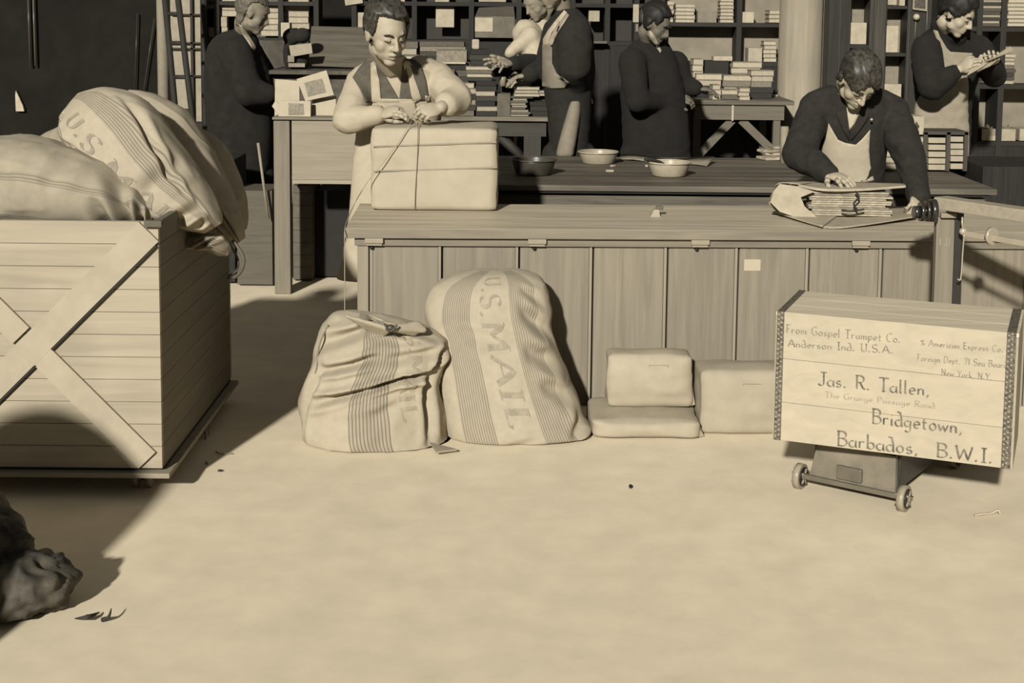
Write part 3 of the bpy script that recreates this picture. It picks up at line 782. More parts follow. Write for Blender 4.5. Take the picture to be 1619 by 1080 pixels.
# post
Yp = 4.86
pl = P(1477, 470, Yp); prr = P(1505, 470, Yp); pw = prr.x - pl.x; pcx = (pl.x + prr.x) / 2 + .004
ptop = P(1495, 343, Yp).z
lean = (P(1481, 345, Yp).x - pl.x) * .8
def post(mb, x0, x1, y0, y1, zb, zt):
    k = lean / (ptop - pl.z)
    mb.hexa([V((x0 + k * (zb - pl.z), y0, zb)), V((x1 + k * (zb - pl.z), y0, zb)), V((x1 + k * (zb - pl.z), y1, zb)), V((x0 + k * (zb - pl.z), y1, zb)),
             V((x0 + k * (zt - pl.z), y0, zt)), V((x1 + k * (zt - pl.z), y0, zt)), V((x1 + k * (zt - pl.z), y1, zt)), V((x0 + k * (zt - pl.z), y1, zt))])
mb = MB(); post(mb, pl.x, prr.x, Yp, Yp + .03, .19, ptop); mb.part('post_board', mat(158, grain='z', var=.07), scale_, 'pale wooden face board of the post')
mb = MB(); post(mb, prr.x + .0005, prr.x + .031, Yp - .004, Yp + .10, .19, ptop + .03); post(mb, pl.x + .035, prr.x, Yp + .031, Yp + .10, .19, ptop - .01); mb.part('post_casing', DIRON, scale_, 'dark iron casing of the post')
mb = MB(); gbox(mb, .03, GW + .14, GD - .03, GD + .10, .10, .19, .005)
foot = mb.part('post_foot', DIRON, scale_)
mb = MB(); mb.box((pcx - .002, Yp - .012, ptop + .008), (pw * .86, .022, .017), bv=.002); mb.part('stop_plate', mat(176, rough=.4), scale_)
# numbers painted on the post
mb = MB()
for (x, t) in ((1484, '1'), (1493, '33')):
    a = P(x, 388, Yp - .0012)
    lettering(mb, t, lambda u, v_, a=a: a + V((u, 0, v_)), .026, nib=(.12, .08), total=.018 if t == '33' else .009)
mb.part('painted_number', mat(190), scale_)
# capping beam
def beampt(px, py, Y): return P(px, py, Y)
q = [beampt(1487, 333, 4.84), beampt(1640, 349, 4.52), beampt(1640, 366, 4.52), beampt(1488, 312 + 22, 4.84)]
bt0 = beampt(1478, 311, 4.86); bt1 = beampt(1650, 332, 4.50); bd = (bt1 - bt0); bd.z = 0; bd.normalize(); bn = V((-bd.y, bd.x, 0))
H0 = beampt(1490, 312, 4.85).z; H1 = beampt(1490, 331, 4.85).z; zc = (H0 + H1) / 2
mb = MB(); mb.box(bt0 + bd * .33 + bn * .03 + EZ * (zc - bt0.z), (.66, .07, H0 - H1), frame3(bd, bn, EZ), .004); mb.part('cap_beam', mat(196, grain='x', var=.05), scale_, 'pale wooden cap beam')
brass = mat(206, rough=.3, var=.03, spec=.6)
s0 = P(1523, 366, 4.80); s1 = s0 + bd * .55; s1.z = s0.z - .012
mb = MB(); mb.box((s0 + s1) / 2, ((s1 - s0).length, .010, .020), frame3(bd, bn, EZ), .002); mb.part('weigh_beam', brass, scale_)
mb = MB(); e = s0 + bd * .117; mb.cyl(e - bd * .006, e + bd * .006, .030, seg=20); mb.part('sliding_poise', brass, scale_)
mb = MB(); mb.ball(s0, (.014, .012, .014)); mb.tube([s0, s0 + V((-.008, -.01, .03)), s0 + V((-.005, 0, .05))], .004); mb.part('beam_pivot', brass, scale_)
mb = MB(); mb.tube([s0 + V((.0, -.01, -.01)), P(1522, 400, 4.80), P(1519, 440, 4.80), P(1514, 441, 4.80)], .0028); mb.part('hook_rod', brass, scale_)
mb = MB()
for (px, r, w) in ((1448, .022, .020), (1456, .034, .012), (1465, .037, .012), (1474, .040, .020)):
    c = P(px, 334 - (px - 1460) * .1, 4.84); mb.cyl(c - V((w / 2, .004, 0)), c + V((w / 2, -.004, 0)), r, seg=28)
c = P(1460, 334, 4.84); mb.cyl(c - V((.03, 0, 0)), c + V((.05, 0, 0)), .016); mb.part('counterweight', mat(58, rough=.25, spec=.8), scale_, 'glossy black counterweight discs')

# floor litter
mb = MB(); mb.tube([PZ(1541, 815, .004), PZ(1552, 813, .006), PZ(1566, 812, .004), PZ(1578, 807, .014), PZ(1581, 812, .004)], .0038)
mb.solo('twine_scrap', mat(226), 'short white scrap of twine on the floor below the crate', 'scrap')
mb = MB(); mb.ball(PZ(997, 769, .006), (.006, .012, .006)); mb.solo('dark_crumb', mat(45), 'tiny dark crumb on the open floor in front of the parcels', 'scrap')
mb = MB(); mb.ball(PZ(348, 744, .004), (.009, .006, .004)); mb.solo('dark_speck', mat(70), 'small dark speck on the floor right of the wagon wheel', 'scrap')

# ================================================================ large parcel and small things on the counter
def PC(px, py): return PZ(px, py, CZ)
pa = PC(586, 333); pb = PC(786, 332)
ptz = P(690, 204, pa.y).z
root = thing('large_parcel', 'large paper-wrapped box tied with string on the counter', 'parcel', ((pa.x + pb.x) / 2, pa.y + .2, CZ))
pc = V(((pa.x + pb.x) / 2, pa.y + .205, (CZ + ptz) / 2 + .001)); psz = (pb.x - pa.x, .41, ptz - CZ)
parcel_mb(pc, psz, Matrix.Identity(3), 17, puff=.006).part('wrapping', mat(212, rough=.85, var=.025, scale=12, bump=.04), root)
yf = pa.y - .010
mb = MB()
for (py0, py1) in ((231, 224), (270, 264)):
    mb.prism([P(590, py0, yf), P(785, py1, yf), P(785, py1 + 2.2, yf), P(590, py0 + 2.0, yf)], (0, .006, 0))
mb.part('paper_fold', mat(178), root)
mb = MB(); mb.tube([P(661, 194, yf + .1), P(661, 204, yf), P(660, 250, yf - .004), P(657, 300, yf - .004), P(656, 331, yf)], .0014); mb.part('tied_string', mat(120), root, 'dark string tied down the front')
PARCEL_TOP = ptz; PARCEL_F = pa.y
mb = MB(); mb.tube([P(652, 186, yf + .12), P(647, 198, yf + .01), P(630, 225, yf - .012), P(605, 258, yf - .02), P(583, 285, yf - .03), P(572, 302, yf - .05), PC(561, 325) + V((0, 0, .01)), PC(549, 350) + V((0, 0, .004)), P(545, 365, c0.y - .01), P(545, 400, c0.y - .01), P(545, 440, c0.y - .005), P(545, 500, c0.y - .02)], .0018)
mb.solo('packing_string', mat(200), 'long loose string running from the hands over the counter corner down its end', 'string')
b0 = PC(1037, 343)
root = thing('stamp_block', 'small pale wedge-shaped block standing on the counter top', 'block', b0)
mb = MB(); mb.prism([b0 + V((-.022, 0, 0)), b0 + V((.018, 0, 0)), b0 + V((.013, .01, .028)), b0 + V((-.008, .01, .028))], (0, .05, 0)); mb.part('wedge', mat(200), root)
mb = MB(); mb.box(b0 + V((.018, .035, .033)), (.03, .02, .016), bv=.004); mb.part('handle', mat(120), root)

# open wrapping paper with a stack of journals (in front of the man in the dark jacket)
w0 = PC(1225, 340); 
root = thing('wrapping_paper', 'open curled sheet of wrapping paper under and around the journals on the counter', 'wrapping paper', PC(1330, 345))
def sheet(mb, rows, th=.003):
    n = len(rows[0]); fr_ = [[mb.bm.verts.new(p) for p in r] for r in rows]; bk = [[mb.bm.verts.new(p + V((0, 0, -th))) for p in r] for r in rows]
    for i in range(len(rows) - 1):
        for j in range(n - 1):
            a = mb.bm.faces.new((fr_[i][j], fr_[i][j + 1], fr_[i + 1][j + 1], fr_[i + 1][j])); a.smooth = True
            a = mb.bm.faces.new((bk[i][j], bk[i + 1][j], bk[i + 1][j + 1], bk[i][j + 1])); a.smooth = True
    for i in range(len(rows) - 1):
        mb.bm.faces.new((fr_[i][0], fr_[i + 1][0], bk[i + 1][0], bk[i][0])); mb.bm.faces.new((fr_[i][-1], bk[i][-1], bk[i + 1][-1], fr_[i + 1][-1]))
    for j in range(n - 1):
        mb.bm.faces.new((fr_[0][j], bk[0][j], bk[0][j + 1], fr_[0][j + 1])); mb.bm.faces.new((fr_[-1][j], fr_[-1][j + 1], bk[-1][j + 1], bk[-1][j]))
def curve_rows(ca, cb, n=16, k=5):
    a = crm([V(p) for p in ca], k); b = crm([V(p) for p in cb], k)
    return [[a[i].lerp(b[i], j / n) for j in range(n + 1)] for i in range(len(a))]
YJ = 5.62
mb = MB()
sheet(mb, curve_rows([PZ(1222, 335, CZ + .01), PZ(1262, 347, CZ + .008), PZ(1310, 360, CZ + .006), PZ(1370, 355, CZ + .012), PZ(1450, 342, CZ + .02)],
                     [PZ(1240, 326, CZ + .008), PZ(1280, 326, CZ + .006), PZ(1320, 327, CZ + .006), PZ(1380, 327, CZ + .006), PZ(1440, 326, CZ + .01)]))
mb.part('under_sheet', mat(205, rough=.8), root)
mb = MB()
ca = [PZ(1300, 358, CZ + .012), PZ(1262, 347, CZ + .012), PZ(1232, 336, CZ + .02), P(1216, 322, YJ - .02), P(1221, 304, YJ), P(1232, 289, YJ + .03), P(1265, 291, YJ + .02)]
cb = [PZ(1330, 336, CZ + .012), PZ(1290, 332, CZ + .012), PZ(1262, 326, CZ + .02), P(1248, 316, YJ + .20), P(1246, 300, YJ + .22), P(1252, 288, YJ + .24), P(1290, 287, YJ + .24)]
sheet(mb, curve_rows(ca, cb)); mb.part('curled_side', mat(212, rough=.8), root)
mb = MB(); mb.prism([P(x, y, YJ - .035) for x, y in ((1233, 291), (1262, 295), (1288, 303), (1266, 312), (1272, 326), (1294, 346), (1262, 345), (1233, 335), (1218, 320), (1223, 303))], (0, .012, 0)); mb.part('end_fold', mat(210, rough=.8), root)
mb = MB(); sheet(mb, curve_rows([P(1262, 291.5, YJ + .03), P(1300, 299, YJ - .03), P(1360, 299, YJ - .03), P(1432, 293.5, YJ + .0)], [P(1252, 287, YJ + .24), P(1310, 288, YJ + .24), P(1370, 288, YJ + .24), P(1430, 290, YJ + .2)], n=8), th=.008)
mb.part('top_sheet', mat(208), root)
zt = P(1350, 301, YJ).z - .006; nb = 11; zb = CZ + .012
for i in range(nb):
    z = zb + (zt - zb) * i / nb; dz = (zt - zb) / nb - .0014; r = random.Random(i)
    L0 = P(1286 + r.uniform(-5, 4), 330, YJ - .02); R0 = P(1408 + r.uniform(-6, 8), 330, YJ - .02)
    mb = MB(); a = r.uniform(-.05, .03); mb.box(((L0.x + R0.x) / 2, YJ + .12, z + dz / 2 + .001), (R0.x - L0.x, .26, dz), rotz(-.06 + a * .4), bv=min(.003, dz * .3))
    ordn = ['lowest', 'second', 'third', 'fourth', 'fifth', 'sixth', 'seventh', 'eighth', 'ninth', 'tenth', 'topmost'][i]
    mb.solo('journal', mat([206, 190, 210, 170, 200, 214][i % 6], var=.12, scale=60), 'folded paper journal, %s%s in the stack on the open wrapping paper' % (ordn, '' if i in (0, 10) else ' from the bottom'), 'journal', 'journals on the counter')
mb = MB(); mb.tube([P(1352, 302, YJ - .055), P(1358, 312, YJ - .065), P(1350, 322, YJ - .06), P(1356, 333, YJ - .06)], .004); mb.tube([P(1330, 332, YJ - .06), P(1345, 334, YJ - .068), P(1366, 331, YJ - .06)], .004)
mb.solo('bundle_string', mat(60), 'knotted dark cord across the front of the journal stack', 'cord')
# ================================================================ people
SKIN = mat(206, rough=.6, var=.02, scale=20, spec=.3); SKIN2 = mat(168, rough=.6, var=.03, scale=20)
HAIR = mat(66, rough=.5, var=.55, scale=22, grain='y', spec=.4); HAIRD = mat(44, rough=.6, var=.2, scale=40); DARK = mat(50, rough=.95, var=.1, scale=20)
def look(f, roll=0.0):
    f = V(f).normalized(); x = f.cross(V((0, 0, 1))).normalized(); u = x.cross(f)
    if roll:
        R_ = Matrix.Rotation(roll, 3, f); x = R_ @ x; u = R_ @ u
    return frame3(x, f, u)
def head(mb, C, M, s=1.0):
    T = lambda x, y, z: C + M @ V((x, y, z)) * s
    def B(x, y, z, rx, ry, rz, sub=3): mb.ball(T(x, y, z), (rx * s, ry * s, rz * s), M, sub)
    B(0, -.015, .032, .074, .094, .084, 4); B(0, .012, .012, .068, .078, .075, 4)          # skull and forehead
    B(0, .026, -.045, .056, .060, .062); B(0, .060, -.095, .026, .024, .020); B(0, .050, -.060, .040, .036, .035)               # jaw and chin
    for sx in (-1, 1):
        B(sx * .038, .044, -.030, .026, .030, .032)                                        # cheek
        B(sx * .030, .071, .001, .0145, .0115, .0125)                                      # lidded eye
        B(sx * .046, .018, -.062, .016, .03, .022)                                         # jaw angle
        B(sx * .0745, -.006, -.008, .0085, .019, .031); B(sx * .079, -.014, .004, .006, .014, .02)   # ear
        B(sx * .011, .094, -.035, .008, .010, .007)                                        # nostril wing
    mb.cyl(T(-.034, .076, .024), T(.034, .076, .024), .0115 * s, seg=12)                   # brow
    mb.cyl(T(0, .086, .012), T(0, .106, -.030), .0065 * s, .0105 * s, 12); mb.ball(T(0, .106, -.031), .0112 * s, sub=2)
    mb.limb([T(-.020, .080, -.062), T(0, .090, -.059), T(.020, .080, -.062)], [.004 * s, .0075 * s, .004 * s], 8)
    mb.limb([T(-.017, .079, -.072), T(0, .087, -.073), T(.017, .079, -.072)], [.004 * s, .0078 * s, .004 * s], 8)
def carve(o, C, M, s=1.0):
    g = WORG[o.name]; Mi = M.transposed()
    for v in o.data.vertices:
        q = Mi @ (v.co + g - C) / s
        if q.length > .16 or q.y < .03: continue
        d = 0.0
        for sx in (-1, 1):
            d -= .0075 * math.exp(-(((q.x - sx * .031) / .014) ** 2 + ((q.z - .012) / .0055) ** 2))
            d -= .006 * math.exp(-(((q.x - sx * .014) / .006) ** 2 + ((q.z - .004) / .009) ** 2))
            d -= .003 * math.exp(-(((q.x - sx * .031) / .013) ** 2 + ((q.z + .012) / .003) ** 2))
            d -= .003 * math.exp(-(((q.x - sx * .030) / .007) ** 2 + ((q.z + .052) / .012) ** 2))
        d -= .006 * math.exp(-((q.x / .022) ** 4 + ((q.z + .0665) / .0028) ** 2))
        d -= .003 * math.exp(-((q.x / .02) ** 2 + ((q.z + .085) / .006) ** 2))
        v.co += (M @ V((0, d, 0))) * s
def fingers(mb, W, d, n, s=1.0, side=1, curl=(.5, .5, .5, .5), spread=.1, thumb=(.6, .7, -.3), tcurl=.4):
    d = V(d).normalized(); n = V(n); n = (n - d * n.dot(d)).normalized(); l = d.cross(n) * side
    for k in range(4):
        base = W + (d * (.084 - .006 * abs(k - 1)) + l * (.029 - k * .0195)) * s
        L_ = (.070, .080, .073, .056)[k] * s; a = 0; p = base; pts = [W + (d * .03 + l * (.018 - k * .012)) * s, p]; rr = [.011 * s, .0098 * s]
        dd = (d + l * spread * (1.2 - k) * .8).normalized()
        for seg, inc in ((.45, 1.1), (.30, 1.35), (.25, .9)):
            a += curl[k] * inc; q = dd * math.cos(a) - n * math.sin(a); p = p + q * L_ * seg; pts.append(p); rr.append((.0088, .0082, .0070)[len(rr) - 2] * s)
        if k == 3: rr = [r * .88 for r in rr]
        mb.limb(pts, rr, 10)
    b = W + (d * .02 + l * .024) * s; t = (d * thumb[0] + l * thumb[1] + n * thumb[2]).normalized()
    t2 = (t + d * tcurl - l * tcurl * .7).normalized()
    mb.limb([W + d * .01 * s + l * .01 * s, b + t * .026 * s, b + t * .052 * s, b + t * .052 * s + t2 * .032 * s], [.014 * s, .0135 * s, .0105 * s, .0085 * s], 10)
def palm(mb, W, d, n, s=1.0):
    d = V(d).normalized(); n = V(n); n = (n - d * n.dot(d)).normalized(); l = d.cross(n)
    mb.ball(W + d * .048 * s, (.040 * s, .052 * s, .0165 * s), frame3(l, d, n)); mb.ball(W + d * .005 * s, (.028 * s, .03 * s, .019 * s), frame3(l, d, n))
def append(o, mb):                      # more of the same skin, continuous with the hand it grows from
    g = WORG[o.name]; bmesh.ops.recalc_face_normals(mb.bm, faces=mb.bm.faces); bmesh.ops.translate(mb.bm, verts=mb.bm.verts, vec=-g)
    t = bpy.data.meshes.new('t'); mb.bm.to_mesh(t); mb.bm.free()
    b = bmesh.new(); b.from_mesh(o.data); b.from_mesh(t); b.to_mesh(o.data); b.free(); bpy.data.meshes.remove(t)
    for p in o.data.polygons: p.use_smooth = True
def loftmb(mb, st, sup=2.3, shrink=1.0, nu=36, k=4):
    La = []; Lb = []; Ld = []
    for (lx, rx, py, Y, d) in st:
        a = P(lx, py, Y); b = P(rx, py, Y); m = (a + b) / 2
        La.append(m + (a - m) * shrink); Lb.append(m + (b - m) * shrink); Ld.append(V((d * shrink, 0, 0)))
    La = crm(La, k); Lb = crm(Lb, k); Ld = crm(Ld, k); n = len(La)
    def fn(u, v_):
        i = min(n - 1, int(round(v_ * (n - 1)))); c = (La[i] + Lb[i]) / 2; A = (Lb[i] - La[i]) / 2; B = V((0, -1, 0)) * max(Ld[i].x, .003)
        th = u * 2 * PI; cs, sn = math.cos(th), math.sin(th); e = 2 / sup
        return c + A * math.copysign(abs(cs) ** e, cs) + B * math.copysign(abs(sn) ** e, sn)
    mb.grid(fn, nu, n, close_u=True, cap=True)
def wrinkle(o, amp, sc=7.0, seed=0, pull=()):
    g = WORG[o.name]; me = o.data
    nr = [v.normal.copy() for v in me.vertices]
    for v, n in zip(me.vertices, nr):
        p = v.co + g; w = p.copy() * sc + V((seed, seed * .7, 0))
        w = w + V((noise.noise(w * .5), 0, noise.noise(w * .5 + V((9, 9, 9))))) * 1.2
        r = 1 - abs(noise.noise(V((w.x * .8 + w.z * .5, w.y * .8, w.z * 1.5 - w.x * .4)))) * 2.2
        a = amp
        for (c, rad, k) in pull: a += k * amp * math.exp(-((p - c).length / rad) ** 2)
        v.co += n * (max(r, -.3) * a * .7 + noise.noise(w * .6) * a)
def garment(name, builders, voxel, m, parent, amp=.004, sc=7.0, seed=0, smooth=3, pull=(), label=None):
    mb = MB()
    for b in builders: b(mb)
    o = mb.part(name, m, parent, label); fuse(o, voxel, smooth); wrinkle(o, amp, sc, seed, pull); return o
def tbvh(st, sup=2.3):
    mb = MB(); loftmb(mb, st, sup); t = BVHTree.FromBMesh(mb.bm); mb.bm.free(); return t
def hair(name, body, C, M, s, poly, m, parent, thick=.014, nape=-.045, back=.035, strand=V((.3, 0, 1))):
    g = WORG[body.name]; Mi = M.transposed(); me = body.data; keep = []
    for p in me.polygons:
        c = p.center + g; q = Mi @ (c - C) / s
        if q.length > .19: continue
        facing = p.normal.dot(c - CAMP) < 0; x, y = proj(c)
        ok = inpoly(x, y, poly) if facing else (q.z > nape and q.y < back and (abs(q.x) < .068 or q.z > .038))
        if ok: keep.append(p)
    mb = MB(); bm = mb.bm; ov = {}; iv = {}; ec = {}
    for p in keep:
        for i in p.vertices:
            if i not in ov:
                co = me.vertices[i].co + g; q = Mi @ (co - C) / s; n = me.vertices[i].normal
                d = (co - C).normalized()
                k = thick * s * (.75 + .6 * max(0, q.z / .1)) * (1 + .45 * noise.noise(V((q.x * 60, q.y * 14, q.z * 22))) + .25 * noise.noise(V((q.x * 160, q.y * 20, q.z * 30))))
                ov[i] = bm.verts.new(co + (n * .5 + d * .5) * k); iv[i] = bm.verts.new(co - n * .004)
        f = bm.faces.new([ov[i] for i in p.vertices]); f.smooth = True
        f = bm.faces.new([iv[i] for i in reversed(p.vertices)])
        vv = list(p.vertices)
        for a, b in zip(vv, vv[1:] + vv[:1]): ec[(a, b)] = 1
    for (a, b) in ec:
        if (b, a) not in ec:
            try: f = bm.faces.new((ov[b], ov[a], iv[a], iv[b])); f.smooth = True
            except ValueError: pass
    o = mb.part(name, m, parent)
    modapply(o, [('SMOOTH', dict(factor=.4, iterations=2))]); return o
def legs(mb, hipL, hipR, Y, r=.075, z=.03):
    for h in (hipL, hipR):
        k = V((h.x, Y, .48)); f_ = V((h.x, Y + .02, .09)); mb.limb([h, k, f_], [r * 1.15, r * .8, r * .6])
def shoes(parent, xs, Y, m=None):
    for x in xs:
        mb = MB(); mb.ball((x, Y - .05, .035), (.045, .12, .034), sub=3)
        for v in mb.bm.verts: v.co.z = max(.002, v.co.z)
        mb.part('shoe', DARK, parent)

# ---------------- the packer with the waistcoat
def man_waistcoat():
    C = P(611, 52, 5.86); M = look((.50, -.82, -.34), .03); s = 1.08
    root = thing('person', 'man in grey waistcoat and pale sleeves leaning on the large parcel, tying its string', 'person', (P(630, 300, 6.2).x, 6.22, 0))
    el = P(549, 191, 5.93); wl_ = P(601, 181, 5.90); er = P(722, 157, 5.98); wr_ = P(697, 170, 5.84)
    shl = P(573, 131, 6.13); shr = P(690, 124, 6.15)
    tor = [(603, 640, 88, 5.99, .055), (590, 655, 104, 6.05, .08), (566, 692, 118, 6.12, .11), (560, 702, 135, 6.14, .125), (562, 700, 165, 6.16, .13), (568, 694, 205, 6.2, .125), (572, 690, 260, 6.24, .12), (568, 694, 330, 6.26, .125), (572, 690, 370, 6.27, .11)]
    mb = MB(); head(mb, C, M, s); nk = C + M @ V((0, -.042, -.075)) * s
    mb.limb([nk, P(620, 106, 6.03)], [.049, .053]); loftmb(mb, tor[1:], shrink=.86)
    mb.limb([shl, el, wl_], [.045, .038, .027]); mb.limb([shr, er, wr_], [.045, .038, .027])
    legs(mb, V((-.50 + .0, 6.27, .85)) if False else P(600, 345, 6.27), P(662, 345, 6.27), 6.30)
    dl = (P(636, 172, 5.85) - wl_).normalized(); nl = V((-.15, -.55, .85)); dr = (P(672, 176, 5.80) - wr_).normalized(); nr_ = V((.35, -.55, .75))
    palm(mb, wl_, dl, nl); palm(mb, wr_, dr, nr_)
    body = mb.part('body', SKIN, root); fuse(body, .0055, 3, .4); carve(body, C, M, s)
    mb = MB(); fingers(mb, wl_, dl, nl, 1.0, 1, (.35, .55, .7, .8), .05, (.75, -.1, -.8)); fingers(mb, wr_, dr, nr_, 1.0, 1, (.7, .8, .9, .9), .03, (.8, -.2, -.6)); append(body, mb)
    shirt = garment('shirt', [lambda m_: loftmb(m_, tor), lambda m_: m_.limb([P(600, 116, 6.12), shl + V((0, 0, .0)), el, el.lerp(wl_, .45), wl_ - (wl_ - el).normalized() * .01], [.07, .072, .062, .054, .040]),
                     lambda m_: m_.limb([P(664, 112, 6.12), shr, shr.lerp(er, .5), er, er.lerp(wr_, .6), wr_ + (er - wr_).normalized() * .05], [.07, .074, .074, .070, .056, .040])],
                    .008, mat(214, rough=.9, var=.02), root, amp=.0045, sc=9, seed=3, pull=((el, .12, 1.2), (er, .12, 1.0)))
    tr = Trees([shirt])
    garment('trousers', [lambda m_: legs(m_, P(600, 345, 6.27), P(662, 345, 6.27), 6.30, .085), lambda m_: loftmb(m_, [(566, 696, 300, 6.26, .13), (570, 692, 380, 6.27, .13)])], .014, DARK, root)
    shoes(root, (P(600, 345, 6.27).x, P(662, 345, 6.27).x), 6.3)
    VEST = mat(112, rough=.9, var=.07, scale=60)
    vest = patch('waistcoat', [(585, 88), (592, 92), (598, 100), (614, 128), (631, 157), (634, 130), (637, 103), (641, 92), (656, 94), (666, 103), (673, 125), (677, 150), (674, 158), (640, 160), (600, 163), (577, 161), (576, 158), (569, 141), (557, 122), (568, 106)], tr, VEST, root, .010, .006)
    tr2 = Trees([tr, vest])
    AP = mat(216, rough=.9, var=.02, scale=40)
    ap = thing_part = patch('apron', [(586, 100), (592, 96), (600, 128), (602, 156), (652, 157), (655, 165), (600, 168), (588, 162), (586, 125)], tr2, AP, root, .007, .004)
    patch('apron_strap', [(640, 98), (646, 96), (656, 125), (667, 157), (655, 164), (650, 150), (645, 120)], tr2, AP, root, .008, .004)
    patch('collar', [(594, 92), (599, 90), (612, 103), (607, 112), (602, 108)], Trees([shirt, vest]), AP, root, .010, .004)
    patch('collar', [(637, 101), (641, 95), (645, 100), (640, 112)], Trees([shirt, vest]), AP, root, .010, .004)
    patch('apron_bib', [(588, 160), (655, 160), (662, 188), (668, 205), (576, 205), (582, 186)], tbvh(tor), AP, root, .012, .004)
    patch('apron_button', [(672, 151), (679, 152), (680, 159), (673, 160)], tr2, mat(225), root, .014, .006, step=2)
    # skirt of the apron, in front of the legs
    a_ = garment('apron_skirt', [lambda m_: loftmb(m_, [(566, 700, 195, 6.10, .07), (560, 704, 240, 6.10, .08), (556, 708, 300, 6.11, .09), (549, 712, 360, 6.12, .09), (538, 716, 420, 6.13, .09), (532, 720, 441, 6.13, .09)])], .012, AP, root, amp=.006, sc=6, seed=8)
    T = lambda x, y, z: C + M @ V((x, y, z)) * s
    hair('hair', body, C, M, s, [(577, 45), (578, 18), (588, 4), (604, -6), (630, -4), (646, 10), (650, 32), (643, 40), (639, 30), (628, 32), (612, 29), (599, 27), (597, 38), (594, 50), (590, 56), (585, 50)], HAIR, root, .017)
    for sx in (-1, 1):
        mb = MB(); mb.limb([T(sx * .016, .0915, .0185), T(sx * .032, .0885, .0245), T(sx * .047, .075, .019)], [.0028, .0036, .002], 8); mb.part('eyebrow', HAIRD, root)
        mb = MB(); mb.limb([T(sx * .019, .0835, -.003), T(sx * .031, .0865, -.0065), T(sx * .043, .076, -.003)], [.0012, .0018, .0012], 8); mb.part('eyelashes', HAIRD, root)
    mb = MB(); mb.limb([T(-.019, .0845, -.0665), T(0, .0935, -.066), T(.019, .0845, -.0665)], [.0012, .0018, .0012], 8); mb.part('mouth_line', mat(120), root)
    mb = MB(); c = wl_ - (wl_ - el).normalized() * .012; mb.cyl(c - dl * .004, c + dl * .004, .0345, seg=24); mb.part('cuff_band', mat(60), root)
man_waistcoat()

